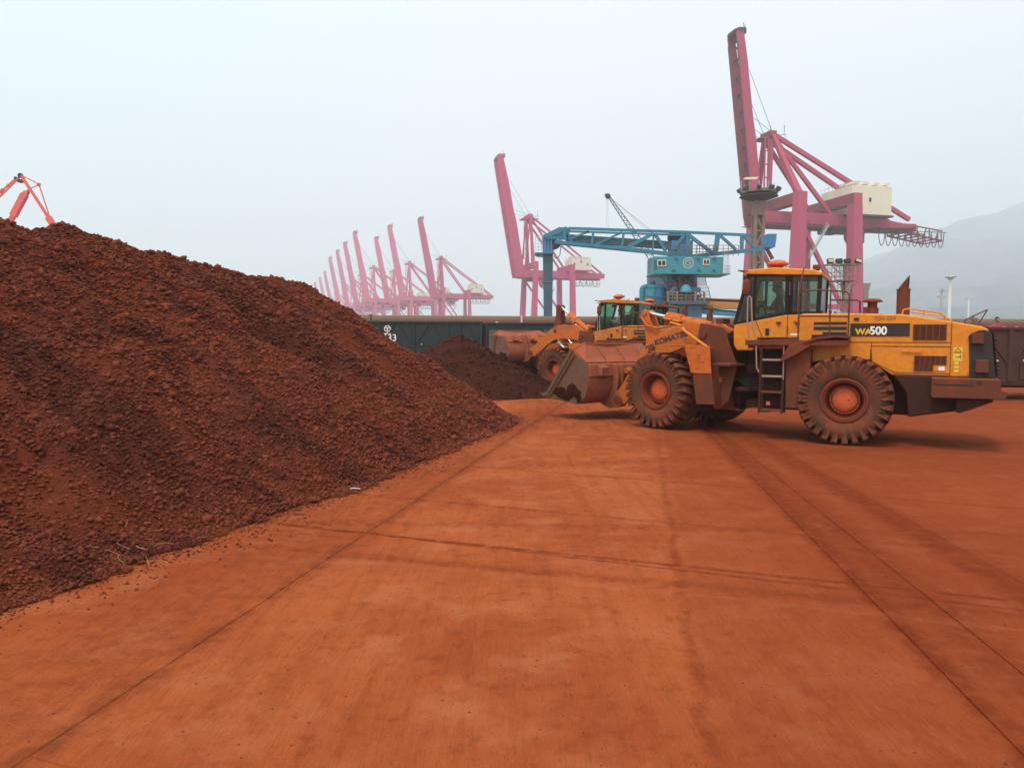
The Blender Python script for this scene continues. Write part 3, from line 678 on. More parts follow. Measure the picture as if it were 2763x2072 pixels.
# ------------------------------------------------------------------ covered conveyor beyond the wagons
CYY = 60.0
cv = empty('covered_conveyor', (0, CYY, 0), 0, 'long dusty covered conveyor on a red frame running behind the wagons', 'conveyor')
zt_ = at(1100, 851, CYY).z; zb_ = at(1100, 868, CYY).z; zr_ = at(1100, 874, CYY).z
x0 = at(1408, 850, CYY).x
for k in range(-3, 6):
    xa = x0 + k * 12.1 + .10; xb = xa + 11.9
    pr = [(-.75, zb_)] + [(-.75 * cos(R(a)), zb_ + .10 + (zt_ - zb_ - .10) * sin(R(a))) for a in range(0, 181, 15)] + [(.75, zb_)]
    m = MB(); m.prism(pr, xa, xb, 'x'); m.build('cover_panel', M['cover'], cv, smooth=True, ang=50)
    m = MB(); m.b2((xb + .02, -.8, zb_ - .3), (xb + .10, .8, zt_ + .05)); m.build('joint_plate', M['white'] if k == -1 else M['rust'], cv)
    m = MB(); m.b2((xa, -.85, zb_ - .10), (xb, -.70, zb_ - .003)); m.b2((xa, -.85, zr_ - .10), (xb, -.72, zr_))
    for q in range(12): m.bar((xa + q, -.78, zr_), (xa + q + .5, -.78, zb_ - .1), .05); m.bar((xa + q + .5, -.78, zb_ - .1), (xa + q + 1, -.78, zr_), .05)
    m.build('truss_frame', M['red'], cv)
    for q in (2.0, 8.0):
        m = MB(); m.b2((xa + q - .1, -.75, 0), (xa + q + .1, -.55, zr_ - .1)); m.b2((xa + q - .1, .55, 0), (xa + q + .1, .75, zr_ - .1)); m.build('support_leg', M['red'], cv)
        m = MB(); m.lathe([(.02, .12), (.16, .08), (.2, 0), (.05, -.05)], 12, (xa + q + 2, -.95, zb_ - .12), 'z'); m.bar((xa + q + 2, -.95, zb_ - .1), (xa + q + 2, -.7, zb_ - .05), .05); m.build('lamp', M['white'], cv, smooth=True)

# ------------------------------------------------------------------ quay cranes
def sts(name, loc, rz, label, grp, P, mt, mt2):
    """ship-to-shore crane: local x towards land, y along the rails away from the camera, z up"""
    t = empty(name, loc, rz, label, 'quay crane', grp); HL = P['yl']; G = P['gauge']; zp = P['zp']; z0, z1 = P['zg']
    lw = P['lw']
    for x, kx in ((0, 0), (G, 1)):
        for sy in (-1, 1):
            spl = P['splay']
            m = MB(); y1 = sy * HL; xb = x + (-.6 if kx == 0 else .3) * P['splayx']; yb = sy * (HL + spl)
            top = zp if kx == 0 else P['zl']
            m.bar((xb, yb, 1.2), (x, y1, top), lw * 1.35, lw * 1.35, up=(0, 1, 0), w1=lw, h1=lw)
            leg = m.build('leg', mt, t)
            m = MB(); m.b2((xb - 1.6, yb - 3.6, .15), (xb + 1.6, yb + 3.6, 1.9)); m.build('wheel_bogie', M['cranedark'], leg)
    for x, top in ((0, zp), (G, P['zl'])):
        m = MB(); m.b2((x - lw * .5, -HL - lw * .5, top - P['bh']), (x + lw * .5 - .01, HL + lw * .5, top + .02)); m.build('portal_beam', mt2, t)
        m = MB(); m.b2((x - lw * .4, -HL - P['splay'], 3.2), (x + lw * .4, HL + P['splay'], 5.4)); m.build('sill_beam', mt, t)
    for sy in (-1, 1):
        m = MB(); m.bar((.4, sy * (HL + .2), z0 - .5), (G - .2, sy * (HL + P['splay'] * .8), P['zdl']), lw * .38); m.build('diagonal_brace', mt, t)
        m = MB(); m.bar((0, sy * (HL + P['splay'] * .6), P['zt']), (G, sy * (HL + P['splay'] * .6), P['zt']), lw * .5); m.build('tie_beam', mt, t)
    gy = P['gy']; xb = P['xb']; xh = P['xh']
    for sy in (-1, 1):
        m = MB(); m.prism([(xh, z0), (xb * .62, z0), (xb, z0 + (z1 - z0) * .25), (xb, z0 + (z1 - z0) * P['tail']), (xb * .62, z1), (xh, z1)], sy * gy - P['gw'] / 2, sy * gy + P['gw'] / 2)
        m.build('girder', mt, t, label=None)
        m = MB(); m.b2((xh - 1, sy * (gy + P['gw'] * .5 + .05) - .5, z0 + .3), (xb, sy * (gy + P['gw'] * .5 + .05) + .5, z0 + .42))
        for k in range(int((xb - xh) / 2.2)):
            m.bar((xh + k * 2.2, sy * (gy + P['gw'] * .5 + .55), z0 + .4), (xh + k * 2.2, sy * (gy + P['gw'] * .5 + .55), z0 + 1.5), .07)
        m.bar((xh, sy * (gy + P['gw'] * .5 + .55), z0 + 1.5), (xb, sy * (gy + P['gw'] * .5 + .55), z0 + 1.5), .08)
        m.build('walkway', mt2, t)
    m = MB(); m.b2((xh, -gy, z0 + .05), (xb * .95, gy, z0 + .3)); 
    for k in range(6): x = xh + (xb - xh) * (k + .5) / 6; m.b2((x - .4, -gy, z0 + .35), (x + .4, gy, z0 + 1.8))
    m.build('girder_tie', M['cranedark'], t)
    # raised boom: two box girders with ties between
    hb = V((xh, 0, z0 + .6)); tb = V((P['xt'], 0, P['ztip'])); d = (tb - hb).normalized(); nrm = V((d.z, 0, -d.x))
    Lb = (tb - hb).length
    for sy in (-1, 1):
        m = MB(); w0_, w1_ = P['bw0'], P['bw1']
        pr = [hb - nrm * w0_ * .5, hb + nrm * w0_ * .5, hb + d * Lb * .45 + nrm * w0_ * .5, hb + d * Lb * .55 + nrm * w0_ * .38, hb + d * Lb * .78 + nrm * w0_ * .34, hb + d * Lb * .84 + nrm * w1_ * .5 - nrm * (w0_ - w1_) * .25, tb + nrm * w1_ * .3 - nrm * (w0_ - w1_) * .25, hb + d * Lb - nrm * w0_ * .5]
        m.prism([(q.x, q.z) for q in pr], sy * P['by'] - P['bt'] / 2, sy * P['by'] + P['bt'] / 2); bg = m.build('boom_girder', mt if sy < 0 else mt2, t)
        m = MB()
        for k in range(int(Lb / 3.4)):
            p = hb + d * (2 + k * 3.4) - nrm * w0_ * .5; m.bar(p + V((-.02, sy * P['by'] - .3, 0)), p + V((-.5, sy * P['by'] - .3, 0)), .14); 
        q0 = hb + d * 2 - nrm * w0_ * .5 + V((-.5, sy * P['by'] - .3, 0)); m.bar(q0, q0 + d * (Lb - 5), .12); m.build('boom_walkway', M['cranedark'] if P['lattice'] else mt2, bg)
    m = MB(); nb = P['nties']
    for k in range(nb):
        p = hb + d * Lb * (k + .6) / nb; m.bar(p - V((0, P['by'], 0)), p + V((0, P['by'], 0)), .55, .4)
        if P['lattice'] and k < nb - 1:
            q = hb + d * Lb * (k + 1.6) / nb; m.bar(p - V((0, P['by'], 0)), q + V((0, P['by'], 0)), .32)
    m.bar(tb - V((0, P['by'] + P['bt'] * .5, 0)) + nrm * .2, tb + V((0, P['by'] + P['bt'] * .5, 0)) + nrm * .2, w1_ * 1.05, 1.6)
    m.build('boom_tie', M['cranedark'] if P['lattice'] else mt, t)
    m = MB()
    for k in range(10):
        p = tb + nrm * w1_ * .5 + V((.3, -P['by'] + k * P['by'] / 5, 0)); m.bar(p, p + d * 1.6, .1)
    for sy in (-1, 1): m.bar(tb + nrm * w1_ * .3 + V((.3, sy * P['by'], 0)), tb + nrm * w1_ * .3 + V((.3, sy * P['by'], 0)) + d * 2.4, .12)
    m.tube(tb - nrm * 1.2 - V((0, P['by'] - .8, 0)), tb - nrm * 1.2 + V((0, P['by'] - .8, 0)), 1.0, 14); m.build('boom_head', M['cranedark'], t)
    # apex frame
    ax_, az = P['apex']
    for sy in (-1, 1):
        m = MB(); m.bar((0, sy * HL * P['af'], zp), (ax_, sy * P['ay'], az), lw * P['pw'], None, up=(0, 1, 0), w1=lw * P['pw'] * .6, h1=lw * P['pw'] * .6); m.build('apex_post', mt, t)
        m = MB(); m.bar((ax_, sy * P['ay'], az - .6), (G * P['bsx'], sy * gy, z1), lw * .38); m.build('backstay', mt, t)
        m = MB(); m.bar((ax_ + .6, sy * P['ay'], az - .2), (xb * .96, sy * gy, z1 - .5), lw * P['ts']); m.build('rear_stay', mt, t)
        m = MB(); m.bar((ax_ - .2, sy * P['ay'], az - 1.5), (xh + 2.5, sy * gy, zp - 4 if not P['lattice'] else zp - .5), lw * .3); m.build('front_stay', mt, t)
        m = MB(); 
        for q in (.55, .8): pbt = hb + d * Lb * q + nrm * w0_ * .5 + V((0, sy * P['by'], 0)); m.bar((ax_, sy * P['ay'], az + .5), pbt, .09)
        m.build('hoist_rope', M['cranedark'], t)
    m = MB(); m.b2((ax_ - 1.2, -P['ay'] - .6, az - .9), (ax_ + 1.2, P['ay'] + .6, az + 1.1)); m.b2((ax_ - 4.2, -P['ay'], az - 1.5), (ax_ + 4.6, P['ay'], az - 1.1)); m.build('apex_head', mt2, t, bevel=.15)
    m = MB()
    for sy in (-1, 1):
        for k in range(7): x = ax_ - 4 + k * 1.4; m.bar((x, sy * P['ay'], az - 1.1), (x, sy * P['ay'], az + .1), .08)
        m.bar((ax_ - 4, sy * P['ay'], az + .1), (ax_ + 4.5, sy * P['ay'], az + .1), .09)
    m.bar((ax_ + 4, -P['ay'], az), (ax_ + 4, -P['ay'], az + 3), .12); m.bar((ax_ + 2, P['ay'], az), (ax_ + 2, P['ay'], az + 4), .12); m.build('apex_handrail', M['cranedark'], t)
    # vertical access frame in front of the posts
    m = MB(); xf = ax_ + P['fx']
    for q in (0, 2.0): m.bar((xf + q * .6, -P['ay'], zp + 2), (xf + q * .6, -P['ay'], az - 1), .5 if q else .4)
    for k in range(5): zz = zp + 2 + (az - zp - 3) * k / 4; m.bar((xf, -P['ay'], zz), (xf + 1.2, -P['ay'], zz), .3)
    m.build('ladder_frame', mt, t)
    # machinery house
    hx0, hx1, hy, hz0, hz1 = P['house']
    m = MB(); m.b2((hx0, -hy, hz0), (hx1, hy, hz1)); hs = m.build('machinery_house', M['cream'], t, bevel=.08)
    m = MB(); m.b2((hx0 - .8, -hy - .8, hz0 - .5), (hx1 + .3, hy + .8, hz0 - .02)); m.build('house_platform', M['cranedark'] if P['lattice'] else mt2, t)
    xm = (hx0 + hx1) / 2
    for k in range(P['nwin']):
        x = hx0 + (hx1 - hx0) * (k + .45) / P['nwin']; zz = hz0 + (hz1 - hz0) * (.52 if k % 2 == 0 or P['nwin'] == 1 else .75)
        m = MB(); m.b2((x - .55, -hy - .10, zz - .75), (x + .55, -hy - .012, zz + .75)); wf = m.build('window', M['white'], hs)
        m = MB(); m.b2((x - .42, -hy - .115, zz - .62), (x + .42, -hy - .102, zz + .62)); m.build('pane', M['black'], wf)
    for k in range(4):
        x = hx0 + (hx1 - hx0) * (k + .5) / 4; m = MB(); m.prism([(x - 1.3, hz1 + .35), (x + .9, hz1 + .55), (x + 1.3, hz1 + 1.15), (x - .9, hz1 + 1.25)], -hy * .95, -hy * .1); m.b2((x - .9, -hy * .9, hz1 + .01), (x + .9, -hy * .15, hz1 + .34)); m.build('roof_vent', M['cream'], hs)
    m = MB()
    for k in range(9): y = -hy + 2 * hy * k / 8; m.bar((hx0, y, hz1), (hx0, y, hz1 + 1.1), .08)
    m.bar((hx0, -hy, hz1 + 1.1), (hx0, hy, hz1 + 1.1), .09); m.bar((hx0, -hy, hz1 + 1.1), (hx0 + (hx1 - hx0) * .3, -hy, hz1 + 1.1), .09); m.build('roof_handrail', M['grey'], hs)
    # trolley, cab and festoon
    cx_ = P['cabx']; m = MB(); m.b2((cx_ - 8, -gy + .5, z0 - 1.0), (cx_ + 6, gy - .5, z0 - .1)); m.b2((cx_ - 9, -2, z0 - 1.6), (cx_ - 4, 2, z0 - .6)); m.build('trolley', M['cranedark'], t)
    m = MB(); m.prism([(cx_ - 1.8, z0 - .6), (cx_ + 3.6, z0 - .6), (cx_ + 3.6, z0 - 4.4), (cx_ + 1.5, z0 - 5.0), (cx_ - .6, z0 - 4.9), (cx_ - 1.8, z0 - 3.0)], -gy + .2, -gy + 3.2); cb = m.build('operator_cab', mt2, t, bevel=.1)
    m = MB(); m.b2((cx_ - .6, -gy + .08, z0 - 3.6), (cx_ + 1.4, -gy + .18, z0 - 1.8)); m.build('cab_window', M['black'], cb)
    xf0, xf1, nf, dp = P['fest']
    for k in range(nf):
        xa = xf0 + (xf1 - xf0) * k / nf; xc = xf0 + (xf1 - xf0) * (k + 1) / nf; pts = []
        for q in range(13): u = q / 12; pts.append((xa + (xc - xa) * u, -gy - 1.2, z0 - .4 - dp * (1 - (2 * u - 1) ** 2) ** .6))
        m = MB(); m.path(pts, .13, 5); m.build('festoon_cable', M['cranedark'], t)
    m = MB(); m.bar((xf0 - 2, -gy - 1.2, z0 - .3), (xf1 + 1, -gy - 1.2, z0 - .3), .2)
    if P['cage']:
        a, b = xf0 - 1, xf1 + 1
        for zz in (-2.2, -3.6): m.bar((a, -gy - 1.3, z0 + zz), (b, -gy - 1.3, z0 + zz), .22)
        for k in range(9): x = a + (b - a) * k / 8; m.bar((x, -gy - 1.3, z0 - 3.6), (x, -gy - 1.3, z0), .14)
    m.build('festoon_track', M['cranedark'], t)
    # stairs beside the legs
    for (xa, za, xc, zc) in P['stairs']:
        m = MB()
        for sy in (-.45, .45): m.bar((xa, -HL - 1.6 + sy, za), (xc, -HL - 1.6 + sy, zc), .12, .3); m.bar((xa, -HL - 1.6 + sy, za + 1.1), (xc, -HL - 1.6 + sy, zc + 1.1), .08)
        n = int(abs(zc - za) / .9)
        for k in range(n): u = (k + .5) / n; m.b2((xa + (xc - xa) * u - .15, -HL - 2.05, za + (zc - za) * u - .04), (xa + (xc - xa) * u + .15, -HL - 1.15, za + (zc - za) * u + .04)); m.bar((xa + (xc - xa) * u, -HL - 2.05, za + (zc - za) * u), (xa + (xc - xa) * u, -HL - 2.05, za + (zc - za) * u + 1.1), .07)
        m.build('stairway', M['grey'], t)
    return t
# the near crane
ZB = 226.0; xl0 = (at(2158, 560, 222).x); 
PB = dict(yl=12.5, gauge=18.6, zp=46.6, zg=(38.2, 42.2), lw=2.9, zl=47.0, splay=.8, splayx=2.2, bh=3.2, zdl=7.0, zt=13.0, gy=4.2, gw=1.5, xh=-7.5, xb=47, tail=.35, xt=-14.8, ztip=95.5, bw0=3.0, bw1=2.4, by=2.6, bt=.9, nties=11, lattice=True,
          apex=(-3.2, 65.8), ay=2.2, af=.92, pw=.62, bsx=.88, ts=.42, fx=-2.4, house=(21.3, 35.6, 7.6, 41.9, 50.8), nwin=1, cabx=25.5, fest=(33, 57.5, 10, 4.8), cage=False, stairs=[(2.5, 27, 8.5, 37), (-18.0, 14, -4, 25)])
phi = R(13)
bigc = sts('quay_crane', (xl0 + 12.5 * sin(phi) * -1 , 222 + 12.5 * cos(phi), 0), 0, 'tallest dusty red quay crane with big cream machinery house, nearest on the right', 'quay cranes', PB, M['pink'], M['pinkdark'])
bigc.rotation_euler = (0, 0, phi)
# outer end platform of its rear girder
m = MB()
for sy in (-1, 1):
    m.bar((44, sy * 4, 37.6), (58, sy * 4, 35.4), .5); m.bar((46, sy * 4, 40), (58, sy * 4, 38.6), .35)
    for k in range(7): x = 44 + k * 2.3; zz = 37.6 - (x - 44) * .157; m.bar((x, sy * 4, zz), (x + (1.1 if k % 2 else -.2), sy * 4, zz + 2.9), .25)
for k in range(6): x = 44 + k * 2.8; m.bar((x, -4, 37.6 - (x - 44) * .157), (x, 4, 37.6 - (x - 44) * .157), .4)
m.b2((44, -3, 38.3), (49, 3, 40.6)); m.build('end_platform', M['pinkdark'], bigc)
# gantry floodlights on its landside leg
for dx, lab in ((-3.2, 'left'), (3.4, 'right')):
    m = MB(); m.prism([(18.6 + dx - .7, 14.6), (18.6 + dx + .7, 14.6), (18.6 + dx + .9, 17.8), (18.6 + dx + 1.5, 20.2), (18.6 + dx - 1.5, 20.2), (18.6 + dx - .9, 17.8)], -14.6, -13.2); m.bar((18.6, -13.4, 14.8), (18.6 + dx, -13.4, 14.8), .4); m.build('cable_reel_guide', M['rust'], bigc)

# row of far cranes
PR = dict(yl=11.0, gauge=20.5, zp=44.5, zg=(36.3, 40.5), lw=2.3, zl=43.5, splay=.6, splayx=2.4, bh=3.0, zdl=9.0, zt=15.0, gy=3.6, gw=1.5, xh=-6.5, xb=42, tail=.8, xt=-17.5, ztip=100.5, bw0=4.8, bw1=3.4, by=3.6, bt=1.8, nties=9, lattice=False,
          apex=(-1.2, 69.5), ay=4.0, af=.5, pw=.75, bsx=.95, ts=.36, fx=-3.5, house=(22, 33.5, 5.5, 41.3, 47.4), nwin=3, cabx=6.5, fest=(24, 38, 4, 3.6), cage=True, stairs=[(4, 22, 10, 30)])
rows = [(1398, 441, 'pinkfar', 'red quay crane with raised boom behind the blue unloader column'),
        (1172, 600, '', 'first of the small pink quay cranes left of the blue column, tallest of the row'),
        (1088, 620, '', 'second pink quay crane of the far row, boom rising left of the tallest'),
        (1048, 651, '', 'third pink quay crane of the far row, shorter boom between two taller ones'),
        (993, 637, '', 'fourth pink quay crane of the far row, with a tall boom'),
        (963, 665, '', 'fifth pink quay crane of the far row, in haze'),
        (940, 686, '', 'sixth pink quay crane of the far row, in haze'),
        (918, 704, '', 'seventh pink quay crane of the far row, pale in haze'),
        (899, 741, '', 'eighth pink quay crane of the far row, very pale'),
        (884, 757, '', 'ninth pink quay crane, faint beside the ore heap slope'),
        (869, 770, '', 'farthest and faintest pink quay crane, just above the ore heap slope')]
c0 = None
for k, (px, py, _, lab) in enumerate(rows):
    Zc = 98.4 / (HZ + 2 - py) * FPX
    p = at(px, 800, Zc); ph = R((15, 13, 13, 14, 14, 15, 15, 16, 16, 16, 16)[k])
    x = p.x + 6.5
    if k == 2: c0 = c = sts('quay_crane', (x, Zc, 0), ph, lab, 'quay cranes', PR, M['pinkhaze'], M['pinkhaze'])
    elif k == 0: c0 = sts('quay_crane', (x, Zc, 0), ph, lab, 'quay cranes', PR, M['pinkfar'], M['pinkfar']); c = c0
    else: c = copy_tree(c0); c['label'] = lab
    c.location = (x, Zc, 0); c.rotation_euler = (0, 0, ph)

# ------------------------------------------------------------------ salmon jib crane at the left edge
ZJ = 130.0
jc = empty('jib_crane', (at(60, 700, ZJ).x, ZJ, 0), 0, 'salmon red level luffing crane, only its jib top above the big ore heap', 'harbour crane')
J = lambda px, py, dy=0: at(px, py, ZJ + dy) - jc.location
q1 = lambda x, y: (x / 5.53, 440 + y / 5.53)
def jb(name, a, b, w_, ys=(0,), mat='salmon', w1=None):
    for dy in ys:
        m = MB(); m.bar(J(*q1(*a), dy), J(*q1(*b), dy), w_, w_ * .8, up=(0, 1, 0), w1=w1, h1=w1); m.build(name, M[mat], jc)
jb('main_strut', (-140, 1400), (400, 430), .75, (0,)); jb('main_strut', (200, 790), (370, 470), 1.05, (0,)); jb('strut_tip', (370, 470), (440, 400), .4, (0,))
jb('jib_arm', (720, 810), (310, 180), .42, (-.3, .3)); jb('jib_arm', (1400, 1900), (720, 810), .9, (-1.0, 1.0))
jb('fore_jib', (-60, 560), (285, 220), .26, (-.3, .3)); jb('fore_jib', (-60, 490), (255, 215), .22, (-.3, .3))
for a, b in (((20, 400), (50, 430)), ((110, 330), (150, 360)), ((0, 440), (60, 400))): jb('jib_lacing', a, b, .5, (0,))
jb('tie_rod', (340, 195), (580, 320), .17, (-.3, .3)); jb('tie_rod', (580, 320), (740, 800), .17, (-.3, .3)); jb('tie_rod', (430, 390), (580, 330), .14, (0,)); jb('tie_rod', (740, 800), (1300, 1900), .3, (0,))
m = MB(); m.tube(J(*q1(305, 190), -.5), J(*q1(305, 190), .5), .45, 14); m.tube(J(*q1(230, 225), -.5), J(*q1(230, 225), .5), .25, 12); m.build('sheave', M['cranedark'], jc, smooth=True)
m = MB(); m.tube(J(*q1(580, 325), -.5), J(*q1(580, 325), .5), .32, 12); m.build('rocker', M['salmon'], jc)
m = MB(); m.path([J(*q1(225, 235)), J(*q1(300, 275)), J(*q1(345, 270))], .35, 6); m.path([J(*q1(335, 450)), J(*q1(370, 475)), J(*q1(430, 440))], .25, 6); m.build('hand_platform', M['cranedark'], jc)
m = MB(); m.b2((-4, -3, 0), (4, 3, 12)); m.b2((-3, -2.4, 12), (9, 2.4, 17)); m.build('tower_base', M['salmon'], jc, bevel=.1)

# ------------------------------------------------------------------ blue unloader
ZU = 90.0
bl = empty('bucket_unloader', (at(1850, 800, ZU).x, ZU, 0), 0, 'blue bulk unloader with long truss boom, round emblem on its cabin and slate column', 'harbour unloader')
qb = lambda x, y: (1440 + x / 3.3515, 580 + y / 3.3515)
U = lambda x, y, dy=0: at(*qb(x, y), ZU + dy) - bl.location
def ub(name, a, b, w_, ys=(-1.1, 1.1), mat='blue', h=None):
    for dy in ys:
        m = MB(); m.bar(U(*a, dy), U(*b, dy), w_ * 1.9, (h or w_) * 1.9, up=(0, 1, 0)); m.build(name, M[mat], bl)
ub('upper_chord', (320, 122), (1375, 157), .16); ub('upper_chord', (1375, 157), (2000, 187), .16); ub('upper_chord', (330, 150), (1370, 184), .12)
ub('lower_chord', (190, 245), (830, 305), .20); ub('lower_chord', (830, 305), (1430, 380), .24); ub('lower_chord', (1430, 375), (2080, 310), .22); ub('lower_chord', (205, 262), (1250, 365), .10)
for a, b, wd in (((500, 150), (310, 225), .12), ((540, 150), (525, 265), .14), ((800, 158), (560, 268), .12), ((815, 160), (795, 295), .14), ((1080, 170), (840, 298), .22), ((1085, 175), (1075, 330), .10), ((1095, 170), (1195, 330), .18), ((1360, 180), (1230, 350), .18),
                 ((1390, 175), (1610, 340), .20), ((1665, 185), (1645, 335), .26), ((1690, 190), (1830, 315), .16), ((1885, 190), (1880, 310), .20), ((1895, 195), (2000, 300), .14), ((285, 130), (270, 210), .2), ((300, 120), (100, 200), .22), ((240, 118), (90, 195), .14), ((100, 205), (300, 215), .16), ((300, 125), (345, 260), .12)):
    ub('truss_member', a, b, wd)
m = MB()
for x in range(330, 2000, 160):
    yy = 122 + (x - 320) * .034; m.bar(U(x, yy, -1.1), U(x, yy, 1.1), .2)
    yl = 258 + (x - 190) * .098 if x < 1400 else 375 - (x - 1430) * .1; m.bar(U(x, yl, -1.1), U(x, yl, 1.1), .2)
    if x < 1840: m.bar(U(x, yy, -1.1), U(x + 160, yy + 5, 1.1), .09)
m.build('cross_bracing', M['blue'], bl)
m = MB(); A0, A1, B0_, B1_ = U(290, 180, 0), U(1230, 245, 0), U(290, 240, 0), U(1230, 310, 0)
m.prism([(A0.x, A0.z), (A1.x, A1.z), (B1_.x, B1_.z), (B0_.x, B0_.z)], -.55, .55); m.build('conveyor_gallery', M['blue'], bl)
for k in range(1, 3):
    m = MB(); a = A0 + (B0_ - A0) * k / 3; b = A1 + (B1_ - A1) * k / 3; m.bar(a + V((0, -.58, 0)), b + V((0, -.58, 0)), .05, .07, up=(0, 1, 0)); m.build('gallery_rib', M['rust'], bl)
m = MB(); m.path([U(500, 118, -1.1), U(510, 112, -1.1), U(520, 120, -1.1)], .05, 5)
for k in range(60): x = 330 + k * 28; m.bar(U(x, 122 + (x - 320) * .034, -1.2), U(x, 108 + (x - 320) * .034, -1.2), .025)
m.build('walkway_handrail', M['grey'], bl)
# turret drive
m = MB(); a = U(1230, 240); b = U(1420, 370); m.b2((a.x, -1.0, b.z), (b.x, 1.0, a.z)); m.build('drive_house', M['blue2'], bl, bevel=.05)
m = MB(); a = U(1245, 190); b = U(1300, 240); m.lathe([(.01, 0), (.75, 0), (.85, .3), (.8, .9), (.4, 1.1), (.01, 1.15)], 14, (U(1272, 245).x, 0, U(1272, 240).z), 'z'); m.build('hoist_motor', M['cranedark'], bl, smooth=True)
m = MB(); a = U(1345, 385); b = U(1395, 160); m.prism([(a.x, a.z), (U(1400, 385).x, a.z), (U(1390, 160).x, b.z), (U(1360, 160).x, b.z)], -1.25, 1.25); m.build('king_post', M['blue'], bl)
for x, wx in ((1200, 110), (1590, 60), (1440, 40)):
    m = MB(); a = U(x, 300)
    for k in range(6): m.bar((a.x + k * wx / 100, -1.6, U(x, 385).z), (a.x + k * wx / 100, -1.6, U(x, 290).z), .06)
    for q in (290, 320, 350): m.bar((a.x, -1.6, U(x, q).z), (a.x + 5 * wx / 100, -1.6, U(x, q).z), .06)
    m.build('rusty_guardrail', M['rust'], bl)
m = MB(); a = U(2085, 183); b = U(2170, 183); c = U(2155, 300); d = U(2130, 312); e = U(2085, 305); m.prism([(a.x, a.z), (b.x, b.z), (c.x, c.z), (d.x, d.z), (e.x, e.z)], -1.15, 1.15); m.build('counterweight', M['blue2'], bl, bevel=.04)
m = MB(); m.bar(U(2110, 312), U(2160, 400), .35); m.build('counterweight_arm', M['pinkdark'], bl)
# cabin
a = U(1055, 392); b = U(1670, 545); m = MB(); m.b2((a.x, -2.0, b.z), (b.x, 2.0, a.z)); ch = m.build('cabin', M['teal'], bl, bevel=.04)
m = MB(); c = U(1050, 540); d = U(1725, 553); m.b2((c.x, -2.5, d.z), (d.x, 2.5, c.z)); m.build('cabin_deck', M['teal'], bl)
for x0_, x1_, y0_, y1_ in ((1088, 1165, 424, 480), (1493, 1550, 416, 470)):
    a = U(x0_, y0_); b = U(x1_, y1_); m = MB(); m.b2((a.x, -2.09, b.z), (b.x, -2.005, a.z)); wf = m.build('window', M['cream'], ch)
    for k in range(2):
        wd = (b.x - a.x - .3) / 2; m = MB(); xx = a.x + .1 + k * (wd + .1); m.b2((xx, -2.12, b.z + .1), (xx + wd, -2.095, a.z - .1)); m.build('pane', M['black'], wf)
for x, y in ((1255, 408), (1450, 408), (1592, 405), (1230, 512), (1455, 510), (1590, 512)):
    a = U(x, y); m = MB(); m.b2((a.x - .16, -2.25, a.z - .12), (a.x + .16, -2.003, a.z + .12)); m.build('junction_box', M['blue'], ch)
a = U(1362, 452); m = MB(); ringm(m, a.x, -2.01, a.z, .52, .66, 0, 360, 32, .02); m.build('emblem_ring', M['grey'], ch)
m = MB(); ringm(m, a.x, -2.012, a.z, .26, .38, 40, 320, 24, .02); m.b2((a.x + .02, -2.03, a.z - .06), (a.x + .34, -2.012, a.z + .04)); m.b2((a.x + .22, -2.03, a.z - .3), (a.x + .32, -2.012, a.z + .0)); m.build('emblem', M['grey'], ch)
a = U(1060, 425); b = U(1085, 510); m = MB(); m.b2((a.x, -2.03, b.z), (b.x, -2.003, a.z)); m.build('door', M['slate'], ch)
for x0_, x1_, ya, yb in ((1670, 1712, 368, 545), (1680, 1725, 475, 545)):
    a = U(x0_, ya); b = U(x1_, yb); m = MB()
    for k in range(5): x = a.x + (b.x - a.x) * k / 4; m.bar((x, -2.3, b.z), (x, -2.3, a.z), .035)
    for k in range(6): zz = b.z + (a.z - b.z) * k / 5; m.bar((a.x, -2.3, zz), (b.x, -2.3, zz), .035)
    m.build('guard_cage', M['grey'], bl)
# slewing tower: tapered dark lattice over a machinery deck
T = lambda x, y, dy: U(x, y, dy)
m = MB()
for (xt0, xb0) in ((1225, 1215), (1430, 1475), (1310, 1330)):
    for dy in (-1.6, 1.6): m.bar(T(xt0, 555, dy), T(xb0, 690, dy), .5, .35)
for dy in (-1.6, 0, 1.6):
    m.bar(T(1225, 560, dy), T(1330, 680, dy), .3); m.bar(T(1430, 560, dy), T(1330, 680, dy), .3); m.bar(T(1240, 620, dy), T(1450, 620, dy), .25); m.bar(T(1215, 690, dy), T(1310, 560, dy), .22); m.bar(T(1475, 690, dy), T(1340, 560, dy), .22); m.bar(T(1150, 556, dy), T(1215, 650, dy), .16)
m.build('tower_lattice', M['cranedark'], bl)
m = MB(); a = T(1250, 560, 0); b = T(1420, 640, 0); m.b2((a.x, -1.1, b.z), (b.x, 1.1, a.z)); m.build('slew_core', M['cranedark'], bl)
m = MB(); a = T(1300, 665, 0); b = T(1475, 710, 0); m.b2((a.x, -2.0, b.z), (b.x, 2.0, a.z)); m.build('slew_ring_housing', M['slate'], bl, bevel=.08)
m = MB(); m.lathe([(.01, .9), (.35, .85), (.6, .5), (.7, 0), (.01, 0)], 14, U(1375, 700, -2.2), 'z'); m.build('slew_drive', M['teal'], bl, smooth=True)
m = MB(); zt2 = T(1215, 705, 0).z; zb2 = T(1215, 790, 0).z; xa, xb_ = T(1180, 700, 0).x, T(1500, 700, 0).x
for k in range(9):
    x = xa + (xb_ - xa) * k / 8
    for dy in (-2.2, 2.2): m.bar((x, dy, zb2), (x, dy, zt2), .22 if k % 2 == 0 else .1)
for zz in np.linspace(zb2, zt2, 4):
    for dy in (-2.25, 2.25): m.bar((xa, dy, zz), (xb_, dy, zz), .10)
m.build('machinery_frame', M['rust'], bl, kind='stuff')
